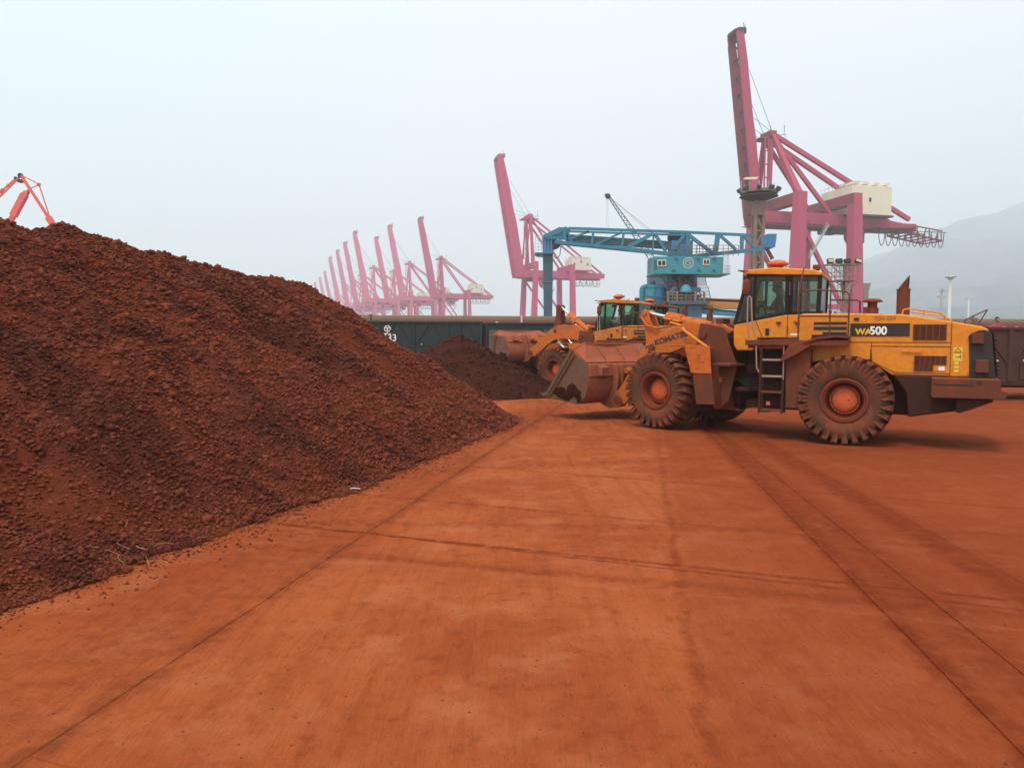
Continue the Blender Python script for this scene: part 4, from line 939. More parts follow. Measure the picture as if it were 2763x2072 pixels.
m = MB(); m.b2((xa + .3, -1.6, zb2), (xb_ - .4, 1.6, zt2 - .3)); m.build('machinery_block', M['cranedark'], bl)
for k, (x, w_, mt_) in enumerate(((1240, 30, 'rust'), (1310, 26, 'slate'), (1360, 34, 'rust'), (1420, 24, 'blue'), (1455, 22, 'rust'))):
    a = T(x, 725, 0); b = T(x + w_, 785, 0); m = MB(); m.b2((a.x, -2.15, b.z), (b.x, -1.62, a.z)); m.build('machinery_cabinet', M[mt_], bl, bevel=.03)
m = MB(); m.b2((xa - .6, -2.6, zb2 - .35), (xb_ + .5, 2.6, zb2 - .02)); m.build('lower_deck', M['slate'], bl)
a = T(1270, 800, 0); b = T(1480, 900, 0); m = MB(); m.b2((a.x, -2.2, 0), (b.x, 2.2, zb2 - .36)); m.build('tower_base', M['slate'], bl, bevel=.05)
for (xa_, ya, xb2, yb, mt_, w_) in ((1500, 765, 2100, 795, 'slate', .22), (1500, 795, 2100, 812, 'yellow_far', 1.15), (1480, 830, 2100, 845, 'slate', .42), (1480, 845, 2100, 900, 'slate', .18), (1300, 850, 1900, 900, 'blue', .7)):
    m = MB(); m.bar(T(xa_, ya, -1), T(xb2, yb, -1), .5, w_, up=(0, 0, 1)); m.build('boom_conveyor', M[mt_], bl)
for x0_, y0_, x1_, y1_ in ((1465, 560, 1480, 640), (1490, 640, 1520, 770), (1150, 560, 1200, 640)):
    m = MB(); wd = .55
    a = T(x0_, y0_, -1.9); b = T(x1_, y1_, -1.9)
    m.bar(a, b, .07); m.bar(a + V((wd * 2, 0, 0)), b + V((wd * 2, 0, 0)), .07)
    for k in range(10): p = a + (b - a) * (k + .5) / 10; m.bar(p, p + V((wd * 2, 0, 0)), .05)
    m.build('access_ladder', M['slate'], bl)
# dust collector
a = T(1010, 795, 0); b = T(1175, 640, 0)
m = MB(); m.b2((T(1020, 640, 0).x, -1.1, T(1020, 665, 0).z), (T(1175, 640, 0).x, 1.1, T(1020, 636, 0).z)); dcx = m.build('dust_collector_head', M['teal'], bl, bevel=.04)
for x in (1055, 1130):
    m = MB(); c = T(x, 665, 0); m.tube((c.x, -.2, c.z), (c.x, -.2, T(x, 800, 0).z), .85, 18); m.build('dust_collector_drum', M['blue2'] if x == 1130 else M['teal'], bl, smooth=True)
m = MB(); c = T(1073, 636, 0); m.tube((c.x, 0, c.z), (c.x, 0, T(1073, 605, 0).z), .36, 12); m.build('collector_vent', M['slate'], bl, smooth=True)
m = MB(); m.path([T(1040, 650, -.4), T(1005, 650, -.4), T(990, 656, -.4), T(981, 668, -.4), T(979, 690, -.4), T(979, 880, -.4)], .32, 10); m.build('duct_pipe', M['blue'], bl, smooth=True)
m = MB(); m.bar(T(985, 735, -1.2), T(1200, 752, -1.2), .12); m.bar(T(985, 795, -1.2), T(1250, 795, -1.2), .3); m.b2((T(990, 800, 0).x, -1.5, 0), (T(1200, 800, 0).x, 1.5, T(1000, 800, 0).z)); m.build('collector_stand', M['slate'], bl)
# column and head
m = MB(); a = U(82, 360); m.prism([(U(78, 215).x, U(78, 215).z), (U(168, 215).x, U(168, 215).z), (U(172, 350).x, a.z), (U(84, 350).x, a.z)], -.7, .7); m.build('column_head', M['blue2'], bl, bevel=.03)
m = MB(); m.prism([(U(84, 352).x, a.z - .005), (U(172, 352).x, a.z - .005), (U(166, 860).x, U(166, 860).z), (U(92, 860).x, U(92, 860).z)], -.68, .68); m.b2((U(92, 860).x, -.68, 0), (U(166, 860).x, .68, U(92, 861).z)); m.build('column', M['slate'], bl)
m = MB(); c = U(90, 608); m.b2((U(88, 608).x - .03, -.75, c.z - .04), (U(170, 608).x + .03, .75, c.z + .04)); m.build('column_flange', M['rust'], bl)
m = MB(); c = U(10, 350); e = U(175, 362); m.b2((c.x, -1.2, e.z), (e.x, 1.2, c.z)); m.bar(U(25, 375), U(90, 380), .12); m.build('column_deck', M['blue'], bl)
m = MB()
for k in range(6): x = U(12, 350).x + k * .38; m.bar((x, -1.15, c.z), (x, -1.15, U(12, 200).z), .035)
for k in range(7): zz = c.z + (U(12, 200).z - c.z) * k / 6; m.bar((U(12, 350).x, -1.15, zz), (U(78, 350).x, -1.15, zz), .035)
m.build('guard_cage', M['grey'], bl)
m = MB(); m.prism([(U(x, y).x, U(x, y).z) for x, y in ((168, 225), (250, 240), (235, 290), (205, 308), (180, 315), (168, 318))], -.6, .6); m.build('elbow_chute', M['slate'], bl, bevel=.03)
m = MB(); m.prism([(U(x, y).x, U(x, y).z) for x, y in ((80, 200), (230, 115), (325, 118), (330, 150), (300, 215), (170, 225), (80, 222))], -.35, .35); m.build('head_frame', M['blue'], bl, bevel=.03)
m = MB(); m.path([U(245, 285, -.8), U(240, 350, -.8), U(222, 388, -.8), U(200, 395, -.8), U(180, 370, -.8)], .05, 5); m.build('hanging_cable', M['slate'], bl)

# ------------------------------------------------------------------ slim lattice crane behind the unloader
ZL = 150.0
lc = empty('lattice_crane', (at(1770, 720, ZL).x, ZL, 0), 0, 'slim blue grey lattice boom crane slanting up behind the blue truss', 'crane')
ql = lambda x, y: (1380 + x / 2.9105, 480 + y / 2.9105)
Lc = lambda x, y, dy=0: at(*ql(x, y), ZL + dy) - lc.location
Ba, Bb = (1120, 660), (765, 150); off = (17, -12)
m = MB()
for sx in (-1, 1):
    for dy in (-.5, .5):
        m.bar(Lc(Ba[0] + sx * 22, Ba[1] - sx * 10, dy), Lc((Ba[0] + Bb[0]) / 2 + sx * 15, (Ba[1] + Bb[1]) / 2 - sx * 9, dy), .16); m.bar(Lc((Ba[0] + Bb[0]) / 2 + sx * 15, (Ba[1] + Bb[1]) / 2 - sx * 9, dy), Lc(Bb[0] + sx * 6, Bb[1] - sx * 4, dy), .16)
m.build('boom_chord', M['slate'], lc)
m = MB(); nl = 34
for k in range(nl):
    u = k / nl; u2 = (k + 1) / nl; wv = lambda q: (22 - 14 * q if q < .5 else 15 - 18 * (q - .5))
    c1 = (Ba[0] + (Bb[0] - Ba[0]) * u, Ba[1] + (Bb[1] - Ba[1]) * u); c2 = (Ba[0] + (Bb[0] - Ba[0]) * u2, Ba[1] + (Bb[1] - Ba[1]) * u2); s = 1 if k % 2 else -1
    for dy in (-.5, .5): m.bar(Lc(c1[0] + s * wv(u), c1[1] - s * wv(u) * .55, dy), Lc(c2[0] - s * wv(u2), c2[1] + s * wv(u2) * .55, dy), .10)
m.build('boom_lacing', M['slate'], lc, kind='stuff')
m = MB(); m.tube(Lc(757, 145, -.7), Lc(757, 145, .7), .55, 12); m.bar(Lc(735, 130), Lc(765, 150), .4); m.build('boom_head', M['cranedark'], lc)
m = MB(); m.bar(Lc(748, 150), Lc(748, 400), .05); m.bar(Lc(757, 160), Lc(760, 400), .05)
for x in (1100, 1070): m.bar(Lc(800, 175), Lc(x, 415), .05)
m.bar(Lc(770, 150), Lc(1240, 540), .05); m.build('rope', M['grey'], lc)
m = MB(); m.b2((-1.5, -1.5, 0), (8, 1.5, Lc(1100, 700).z)); m.build('machine_cab', M['slate'], lc, bevel=.1)

# ------------------------------------------------------------------ rusty mast with lamp ring, in front of the big crane
ZM = 110.0
ms = empty('high_mast', (at(2045, 620, ZM).x, ZM, 0), 0, 'rusty lattice mast with round lamp platform in front of the tall crane', 'light mast')
qm = lambda x, y: (1980 + x / 6.382, 480 + y / 6.382)
Mm = lambda x, y, dy=0: at(*qm(x, y), ZM + dy) - ms.location
s_px = ZM / FPX / 6.382
for sx in (-1, 1):
    for sy in (-1, 1):
        m = MB(); m.bar((sx * 68 * s_px, sy * 68 * s_px, 0), (sx * 68 * s_px, sy * 68 * s_px, Mm(430, 650).z), .40, .40, up=(0, 1, 0)); m.build('mast_leg', M['rust'], ms)
m = MB(); zt3 = Mm(430, 650).z; n = 9
for k in range(n):
    z0_ = zt3 * (k / n); z1_ = zt3 * ((k + 1) / n); a = 68 * s_px
    for sy in (-1, 1):
        s = 1 if k % 2 else -1; m.bar((-a * s, sy * a, z0_), (a * s, sy * a, z1_), .22); m.bar((-a, sy * a, z1_), (a, sy * a, z1_), .2); m.bar((sy * a, -a, z1_), (sy * a, a, z1_), .2)
m.build('mast_lacing', M['rust'], ms)
m = MB(); ax2 = .12
for sx in (-.22, .22): m.bar((sx + ax2, .9, 0), (sx + ax2, .9, zt3), .05)
for k in range(60): m.bar((-.22 + ax2, .9, zt3 * k / 60), (.22 + ax2, .9, zt3 * k / 60), .045)
m.build('ladder', M['grey'], ms)
m = MB(); m.b2((-90 * s_px, -90 * s_px, zt3), (90 * s_px, 90 * s_px, Mm(430, 385).z)); m.build('mast_head', M['rust'], ms, bevel=.05)
c = Mm(425, 330); m = MB(); m.lathe([(.6, -.7), (1.1, -.6), (2.75, 0), (2.7, .10), (2.2, .2), (.01, .25)], 24, (0, 0, c.z), 'z'); m.build('lamp_dish', M['cranedark'], ms, smooth=True)
m = MB(); c = Mm(425, 250); m.lathe([(2.1, -.28), (2.4, -.2), (2.4, .2), (2.1, .25)], 24, (0, 0, c.z), 'z'); m.build('lamp_ring', M['rust'], ms)
for k in range(9):
    a = 2 * pi * k / 9 + .2; p = V((cos(a) * 2.75, sin(a) * 2.75, c.z + .3)); m = MB(); m.box(p, (.7, .5, .55), Matrix.Rotation(a, 3, 'Z') @ Matrix.Rotation(.5, 3, 'Y')); m.build('floodlight', M['cranedark'], ms, bevel=.05)
m = MB(); z5 = Mm(300, 110).z
for k in range(10): a = 2 * pi * k / 10; m.bar((cos(a) * 2.2, sin(a) * 2.2, c.z), (cos(a) * 2.2, sin(a) * 2.2, c.z + 1.2), .06)
m.bar((-2.6, 0, c.z), (-2.6, 0, Mm(270, 55).z), .09); m.build('platform_handrail', M['grey'], ms, kind='stuff')
m = MB(); q = Mm(275, 35); m.prism([(q.x - 1.0, q.z), (q.x + .9, q.z), (q.x + 1.2, q.z + .35), (q.x - .7, q.z + .3)], -.3, .3); m.build('beacon_head', M['cream'], ms)

# floodlight mast with four lamps
ZF = 60.0
fm = empty('floodlight_mast', (at(2276, 800, ZF).x, ZF, 0), 0, 'rusty floodlight mast with four square lamps and a caged platform, behind the air intake', 'light mast')
qf = lambda x, y: (2230 + x / 9.216, 680 + y / 9.216)
Ff = lambda x, y, dy=0: at(*qf(x, y), ZF + dy) - fm.location
m = MB(); tp = Ff(410, 320); m.tube((0, 0, 0), (0, 0, tp.z), .16, 10, .11); m.build('pole', M['rust'], fm, smooth=True)
m = MB()
for dy in (-.6, .6): m.bar((Ff(0, 325).x, dy, tp.z), (Ff(790, 315).x, dy, tp.z), .10)
for k in range(5): x = Ff(0, 0).x + (Ff(790, 0).x - Ff(0, 0).x) * k / 4; m.bar((x, -.6, tp.z), (x, .6, tp.z), .06)
m.build('lamp_frame', M['rust'], fm)
for k, (x, tl) in enumerate(((70, -.05), (285, -.1), (490, -.18), (760, .35))):
    m = MB(); c = Ff(x, 235); m.box((c.x, -.2, c.z), (.50, .28, .36), Matrix.Rotation(R(-18), 3, 'X') @ Matrix.Rotation(tl, 3, 'Y')); lp = m.build('floodlight', M['cranedark'], fm, bevel=.02)
    m = MB(); m.box((c.x, -.365, c.z + .03), (.42, .02, .22), Matrix.Rotation(R(-18), 3, 'X') @ Matrix.Rotation(tl, 3, 'Y')); m.build('lens', M['lamp'] if k in (0, 3) else M['black'], lp)
    m = MB(); m.bar((c.x, -.2, c.z - .2), (c.x, -.2, tp.z), .05); m.build('lamp_bracket', M['rust'], fm)
m = MB(); xa, xb_ = Ff(125, 0).x, Ff(700, 0).x; zlo = Ff(0, 720).z
for dy in (-.7, .7):
    for yy in (385, 490, 605, 720): m.bar((xa, dy, Ff(0, yy).z), (xb_, dy, Ff(0, yy).z), .045 if yy < 720 else .09)
    for k in range(6): x = xa + (xb_ - xa) * k / 5; m.bar((x, dy, zlo), (x, dy, Ff(0, 380).z), .04)
    m.bar((Ff(10, 350).x, dy, Ff(0, 345).z), (Ff(340, 600).x, dy, Ff(0, 640).z), .05); m.bar((xa, dy, zlo), (Ff(310, 0).x, dy, Ff(0, 870).z), .07); m.bar((xb_, dy, zlo), (Ff(560, 0).x, dy, Ff(0, 930).z), .05)
m.b2((xa, -.7, zlo - .04), (xb_, .7, zlo - .01)); m.build('platform_cage', M['rust'], fm)
m = MB(); lx_ = Ff(350, 0).x
for q in (-.13, .13): m.bar((lx_ + q, 0, 0), (lx_ + q, 0, zlo), .03)
for k in range(28): m.bar((lx_ - .13, 0, zlo * k / 28), (lx_ + .13, 0, zlo * k / 28), .03)
m.build('ladder', M['rust'], fm)

# lamp posts on the right
def lamp_post(px, pyt, Y, r, mat, heads, label, hl):
    b = at(px, pyt, Y); t = empty('lamp_post', (b.x, Y, 0), 0, label, 'lamp post', 'lamp posts in front of the hillside'); k = Y / FPX
    m = MB(); m.tube((0, 0, 0), (0, 0, b.z), r * k * 1.2, 10, r * k); m.build('pole', M[mat], t, smooth=True)
    if heads == 'disc':
        m = MB(); m.lathe([(6 * k, -7 * k), (7 * k, -3 * k), (17 * k, .5 * k), (10 * k, 2 * k), (5 * k, 5 * k), (.01, 6 * k)], 20, (0, 0, b.z), 'z'); m.build('lamp_crown', M['grey'], t, smooth=True)
        for q in range(6): a = q * pi / 3; m = MB(); m.box((cos(a) * 15 * k, sin(a) * 15 * k, b.z), (6 * k, 4 * k, 2 * k), Matrix.Rotation(a, 3, 'Z')); m.build('lamp_head', M['white'], t)
    elif heads == 'cross':
        m = MB(); m.bar((-14 * k, 0, b.z), (14 * k, 0, b.z), 3 * k); m.bar((-10 * k, 0, b.z - 3 * k), (12 * k, 0, b.z - 3 * k), 4 * k); m.bar((0, 0, b.z), (0, 0, b.z + 22 * k), 4 * k); m.bar((-7 * k, 0, b.z + 14 * k), (7 * k, 0, b.z + 14 * k), 4 * k); m.build('lamp_crown', M['grey'], t)
    else:
        for sx in (-1, 1): m = MB(); m.bar((0, 0, b.z - 1 * k), (sx * 12 * k, 0, b.z + sx * -1.5 * k), 2.2 * k, 3.5 * k); m.build('lamp_head', M['grey'], t)
lamp_post(2565, 748, 190, 3.7, 'white', 'disc', 'white lamp post with a round lamp crown, above the rear of the hood', 0)
lamp_post(2541, 800, 260, 3.0, 'grey', 'cross', 'grey lattice-topped post just left of the white lamp post', 0)
lamp_post(2614, 808, 230, 2.4, 'white', 'two', 'small pale lamp post with two arms, right of the white one', 0)
# ------------------------------------------------------------------ people
def person(loc, rz, label, pose, top, legs_m, hat=None, scale=1.0, name='person'):
    """one skinned figure; local x is where it faces"""
    t = empty(name, loc, rz, label, 'person'); t.scale = (scale,) * 3
    J = pose
    vs = [J[k][0] for k in J]; idx = {k: i for i, k in enumerate(J)}
    E_ = [('pelvis', 'waist'), ('waist', 'chest'), ('chest', 'neck'), ('neck', 'chin'), ('chin', 'skull')]
    for s in 'lr': E_ += [('chest', 'sh' + s), ('sh' + s, 'el' + s), ('el' + s, 'wr' + s), ('wr' + s, 'ha' + s), ('pelvis', 'hip' + s), ('hip' + s, 'kn' + s), ('kn' + s, 'an' + s), ('an' + s, 'toe' + s)]
    E_ = [(idx[a], idx[b]) for a, b in E_]
    me = bpy.data.meshes.new('body'); me.from_pydata(vs, E_, []); me.materials.append(M['skin'])
    o = bpy.data.objects.new('body', me); col.objects.link(o); o.parent = t
    md = o.modifiers.new('skin', 'SKIN'); bm = bmesh.new(); bm.from_mesh(me); ly = bm.verts.layers.skin.verify(); bm.verts.ensure_lookup_table()
    for i, k in enumerate(J): bm.verts[i][ly].radius = (J[k][1],) * 2; bm.verts[i][ly].use_root = (k == 'pelvis')
    bm.to_mesh(me); bm.free()
    o.modifiers.new('sub', 'SUBSURF').levels = 2; o.modifiers['sub'].render_levels = 2
    bpy.context.view_layer.update()
    me2 = bpy.data.meshes.new_from_object(o.evaluated_get(bpy.context.evaluated_depsgraph_get())); bpy.data.objects.remove(o)
    me2.materials.clear(); [me2.materials.append(q) for q in (M['skin'], top, legs_m)]
    zneck = J['neck'][0][2] + .02; pel = J['pelvis'][0]
    wl, wr_ = V(J['wrl'][0]), V(J['wrr'][0]); hl, hr = V(J['hal'][0]), V(J['har'][0])
    for p in me2.polygons:
        c = p.center
        hand = min((c - hl).length, (c - hr).length) < min((c - wl).length, (c - wr_).length) and min((c - hl).length, (c - hr).length) < .12
        near_head = c.z > zneck
        hipl = (c - V(pel)).length
        lower = min((c - V(J[k][0])).length for k in ('knl', 'knr', 'anl', 'anr', 'hipl', 'hipr', 'toel', 'toer', 'pelvis')) < min((c - V(J[k][0])).length for k in ('waist', 'chest', 'ell', 'elr', 'wrl', 'wrr', 'shl', 'shr', 'hal', 'har'))
        p.material_index = 0 if (near_head or hand) else (2 if lower else 1)
    me2.shade_smooth()
    o = bpy.data.objects.new('body', me2); col.objects.link(o); o.parent = t
    hc = V(J['skull'][0]); fx = V((1, 0, 0))
    # head: shaped ellipsoid with brow, nose, chin
    bm = bmesh.new(); bmesh.ops.create_uvsphere(bm, u_segments=20, v_segments=14, radius=1)
    for v in bm.verts:
        x, y, z = v.co; v.co = V((x * .10, y * .078, z * .125))
        if z < -.2: v.co.x += .018 * (-z); v.co.y *= 1 - .28 * (-z)
        if x > .6 and -.45 < z < .15 and abs(y) < .22: v.co.x += .026 * (1 - abs(z + .2) * 1.6)
        if x > .55 and .05 < z < .3 and .2 < abs(y) < .55: v.co.x -= .008
        v.co += hc
    hm = bpy.data.meshes.new('head'); bm.to_mesh(hm); bm.free(); hm.materials.append(M['skin']); hm.shade_smooth(); h = bpy.data.objects.new('head', hm); col.objects.link(h); h.parent = t
    for sy in (-1, 1):
        m = MB(); m.lathe([(.004, -.012), (.026, -.006), (.03, .004), (.012, .012)], 10, hc + V((-.005, sy * .082, -.01)), 'y'); m.build('ear', M['skin'], h, smooth=True)
        m = MB(); m.lathe([(.001, -.006), (.010, 0), (.001, .006)], 8, hc + V((.088, sy * .032, .018)), 'x'); m.build('eye', M['black'], h)
    m = MB(); m.box(hc + V((.092, 0, -.065)), (.01, .045, .01)); m.build('mouth', M['beacon'], h)
    bm = bmesh.new(); bmesh.ops.create_uvsphere(bm, u_segments=20, v_segments=14, radius=1)
    dl = [v for v in bm.verts if (v.co.z < -.25) or (v.co.x > .45 and v.co.z < .42) or (v.co.x > .1 and v.co.z < .0)]
    bmesh.ops.delete(bm, geom=dl, context='VERTS')
    for v in bm.verts: v.co = V((v.co.x * .112 - .006, v.co.y * .09, v.co.z * .135 + .006)) + hc + V((0, 0, .004 * sin(v.co.y * 9)))
    hm = bpy.data.meshes.new('hair'); bm.to_mesh(hm); bm.free(); hm.materials.append(M['hair']); hm.shade_smooth(); q = bpy.data.objects.new('hair', hm); col.objects.link(q); q.parent = t
    sm = q.modifiers.new('t', 'SOLIDIFY'); sm.thickness = .012
    if hat:
        m = MB(); m.lathe([(.118, 0), (.120, .05), (.10, .10), (.05, .125), (.001, .13)], 20, hc + V((-.004, 0, .055)), 'z'); m.box(hc + V((.14, 0, .06)), (.11, .13, .012)); m.build('cap', hat, t, smooth=True)
    # fingers curled around whatever the hand holds
    for s in 'lr':
        hp = V(J['ha' + s][0]); d = (hp - V(J['wr' + s][0])).normalized(); side = d.cross(V((0, 0, 1))).normalized(); dn = side.cross(d)
        m = MB()
        for k in range(4):
            a = hp + side * (-.03 + k * .02); L = (.030, .035, .033, .026)[k]
            m.path([a, a + d * L, a + d * L * 1.5 + dn * -.022, a + d * L * 1.2 + dn * -.045], .0085, 6, .0065)
        th = hp - d * .03 + side * (.035 if s == 'l' else -.035); m.path([th, th + d * .03 + dn * -.012 + side * (.012 if s == 'l' else -.012), th + d * .05 + dn * -.03], .010, 6, .008)
        m.build('fingers', M['skin'], o)
    return t
def seated():
    J = {'pelvis': ((0, 0, .10), .13), 'waist': ((-.02, 0, .28), .125), 'chest': ((.0, 0, .50), .15), 'neck': ((.02, 0, .66), .055), 'chin': ((.04, 0, .74), .05), 'skull': ((.06, 0, .83), .06)}
    for s, y in (('l', 1), ('r', -1)):
        J.update({'sh' + s: ((.0, y * .19, .58), .062), 'el' + s: ((.16, y * .24, .34), .048), 'wr' + s: ((.38, y * .16, .40), .032), 'ha' + s: ((.46, y * .14, .43), .036),
                  'hip' + s: ((.04, y * .10, .09), .095), 'kn' + s: ((.44, y * .13, .12), .068), 'an' + s: ((.52, y * .13, -.30), .045), 'toe' + s: ((.66, y * .14, -.34), .035)})
    return J
def standing():
    J = {'pelvis': ((0, 0, .92), .13), 'waist': ((0, 0, 1.08), .115), 'chest': ((.0, 0, 1.30), .14), 'neck': ((.02, 0, 1.46), .055), 'chin': ((.03, 0, 1.53), .05), 'skull': ((.045, 0, 1.62), .06)}
    for s, y in (('l', 1), ('r', -1)):
        J.update({'sh' + s: ((.0, y * .19, 1.39), .06), 'el' + s: ((.04, y * .25, 1.12), .046), 'wr' + s: ((.22, y * .22, .98), .032), 'ha' + s: ((.30, y * .20, .99), .036),
                  'hip' + s: ((.0, y * .10, .88), .095), 'kn' + s: ((.03, y * .11, .48), .065), 'an' + s: ((.0, y * .11, .08), .045), 'toe' + s: ((.16, y * .12, .04), .035)})
    return J

# ------------------------------------------------------------------ wheel loader
TR = .945
def tyre_mesh():
    m = MB(); m.lathe([(.44, -.30), (.50, -.35), (.62, -.385), (.72, -.385), (.80, -.355), (.85, -.28), (.862, 0), (.85, .28), (.80, .355), (.72, .385), (.62, .385), (.50, .34), (.44, .30)], 64, cap=False)
    nl = 27
    for k in range(nl):
        for s in (-1, 1):
            a0 = 2 * pi * (k + (.5 if s > 0 else 0)) / nl; hw = .070
            # lug: from centre out over the shoulder, leaning back as it goes
            st = [(0.0, .83, TR, .42, hw * .8), (.14, .83, TR, .26, hw * .95), (.27, .82, TR, .10, hw * 1.05), (.355, .78, TR - .012, 0, hw * 1.12), (.405, .74, TR - .055, -.04, hw * 1.02), (.402, .70, TR - .105, -.08, hw * .8), (.388, .69, TR - .15, -.11, hw * .6)]
            vs = []
            for (y, ri, ro, sk, h) in st:
                for (r, e) in ((ri, -1), (ro, -1), (ro, 1), (ri, 1)):
                    a = a0 + sk * .28 + e * h * .82 / .94; vs.append((r * cos(a), s * y, r * sin(a)))
            fs = [(0, 1, 2, 3), (27, 26, 25, 24)]
            for i in range(6):
                b = i * 4; fs += [(b + 1, b, b + 4, b + 5), (b + 2, b + 1, b + 5, b + 6), (b + 3, b + 2, b + 6, b + 7)]
            m.add(vs, fs)
    return m
def ringbead(m, r, y, t, n=48): m.lathe([(r - t, y), (r, y + t * .8), (r + t, y), (r, y - t * .8)], n, closed=True)
ty = tyre_mesh()
def make_wheel(root, loc, rz, side, spin):
    """side +1: outer face towards +y of the loader"""
    s = side; m = MB()
    prof = [(.46, .30), (.47, .345), (.435, .36), (.41, .33), (.385, .25), (.375, .10), (.32, .04), (.30, .02), (.30, -.30), (.46, -.30)]
    m.lathe([(r, y * s) for r, y in prof], 48, cap=False); ringbead(m, .405, .335 * s, .018); ringbead(m, .385, .26 * s, .015)
    rim = m.build('wheel', M['rim'], root, smooth=True, ang=40, loc=loc, rot=(0, spin, rz))
    me = ty; o = None
    if not hasattr(make_wheel, 'tm'):
        o = ty.build('tyre', M['tyre'], rim, smooth=True, ang=32); make_wheel.tm = o.data
    else:
        o = bpy.data.objects.new('tyre', make_wheel.tm); col.objects.link(o); o.parent = rim
    m = MB(); m.lathe([(.30, .03 * s), (.30, .10 * s), (.26, .115 * s), (.245, .165 * s), (.225, .185 * s), (.10, .20 * s), (.001, .202 * s)], 40, cap=False)
    for k in range(12): a = k * pi / 6; m.tube((.18 * cos(a), .18 * s, .18 * sin(a)), (.18 * cos(a), .205 * s, .18 * sin(a)), .011, 6)
    m.tube((-.08, .19 * s, .03), (-.08, .225 * s, .03), .028, 10); m.tube((.09, .19 * s, -.06), (.09, .215 * s, -.06), .018, 8)
    m.build('hub', M['hub'], rim, smooth=True, ang=40)
    for k in range(24):
        a = k * pi / 12; q = MB(); q.tube((.285 * cos(a), .11 * s, .285 * sin(a)), (.285 * cos(a), .15 * s, .285 * sin(a)), .017, 6); q.build('wheel_nut', M['hub'], rim)
def rot2(p, c, a):
    x, z = p[0] - c[0], p[1] - c[1]; return (c[0] + x * cos(a) - z * sin(a), c[1] + x * sin(a) + z * cos(a))
def make_loader(loc, rz, artic, label, door_glass=None, arm=0.0, bk=0.0, markings=None, body='yellow', glass_m='glass', near=True, vis_front=True, full_nuts=True):
    t = empty('wheel_loader', loc, rz, label, 'wheel loader', 'wheel loaders'); Y_ = M[body]
    FM = Matrix.Translation((1.93, 0, 0)) @ Matrix.Rotation(artic, 4, 'Z') @ Matrix.Translation((1.93, 0, 0))
    fb = lambda: MB(FM)
    # wheels
    yw = 1.5 - .385
    for s in (1, -1):
        make_wheel(t, (.12, s * yw, TR), 0, s, .1)
        p = FM @ V((.22, s * yw, TR)); make_wheel(t, tuple(p), artic, s, .55)
    # ---------------- rear frame
    m = MB(); m.prism([(1.95, .62), (1.95, 1.55), (.9, 1.7), (-.9, 1.62), (-2.2, 1.35), (-2.2, .98), (-1.1, .62)], -.52, .52); m.b2((-.25, -.98, .72), (.25, .98, 1.16)); m.build('rear_frame', M['frame'], t, bevel=.03)
    m = MB(); m.prism([(-.75, 1.5), (-1.02, 1.14), (-1.07, .62), (-1.9, .78), (-2.54, 1.02), (-2.54, 1.44), (-1.5, 1.5)], -1.0, 1.0); m.build('belly_plate', M['frame'], t, bevel=.04)
    # counterweight: wide block wrapping round the tail
    m = MB(); m.prism([(-1.47, 1.47), (-2.62, 1.465), (-2.64, 1.25), (-2.73, 1.235), (-2.73, 1.13), (-2.69, 1.08), (-1.49, 1.07), (-1.46, 1.10)], -1.48, 1.48); cw = m.build('counterweight', M['brown'], t, bevel=.045, seg=3)
    m = MB(); m.prism([(-1.9, 1.06), (-1.9, .79), (-1.98, .77), (-2.55, 1.03), (-2.5, 1.06)], -1.3, 1.3); m.build('counterweight_skirt', M['frame'], cw, bevel=.03)
    m = MB(); m.b2((-2.14, 1.478, 1.34), (-1.5, 1.492, 1.352)); m.b2((-2.155, 1.478, 1.345), (-2.14, 1.492, 1.468)); m.build('seam', M['black'], cw)
    m = MB(); m.tube((-2.27, 1.47, 1.40), (-2.27, 1.497, 1.40), .035, 12); m.build('lifting_eye', M['black'], cw)
    # engine hood
    hp = [(1.10, 1.99), (1.10, 2.74), (1.05, 2.79), (.1, 2.785), (-.89, 2.755), (-1.30, 2.69), (-1.78, 2.60), (-2.30, 2.50), (-2.42, 2.44), (-2.47, 2.33), (-2.56, 1.475), (-.76, 1.475), (-.36, 1.74), (-.33, 1.99)]
    m = MB(); m.prism(hp, -.98, .98); hood = m.build('engine_hood', Y_, t, bevel=.045, seg=3)
    m = MB()
    for (a, b) in (((.06, 2.17), (-1.79, 2.17)), ((-.345, 2.09), (-1.79, 2.085)), ((-.345, 2.17), (-.35, 1.77)), ((-.35, 1.77), (-.80, 1.545)), ((-.80, 1.545), (-1.79, 1.54)), ((-1.795, 1.50), (-1.795, 2.60)), ((-.78, 1.505), (-1.79, 1.50))):
        m.bar((a[0], .982, a[1]), (b[0], .982, b[1]), .011, .012, up=(0, 1, 0))
    m.build('panel_gap', M['black'], hood)
    m = MB(); m.prism([(1.12, 1.70), (1.12, 2.16), (.05, 2.16), (-.33, 2.16), (-.33, 1.80), (.30, 1.80)], .90, .978); m.build('lower_side_panel', Y_, t, bevel=.015)
    # dark name band and stripes
    m = MB(); m.b2((-1.05, .985, 2.295), (.07, .992, 2.565)); m.build('name_band', M['panel'], hood)
    for k, (za, zb, xl) in enumerate(((2.545, 2.60, .80), (2.43, 2.50, .80), (2.33, 2.385, .62))):
        m = MB(); m.b2((.14, .985, za), (xl, .992, zb)); m.build('dark_stripe', M['black'], hood)
    m = MB(); m.b2((.10, .983, 2.18), (.84, .987, 2.325)); m.build('dark_band', M['frame'], hood)
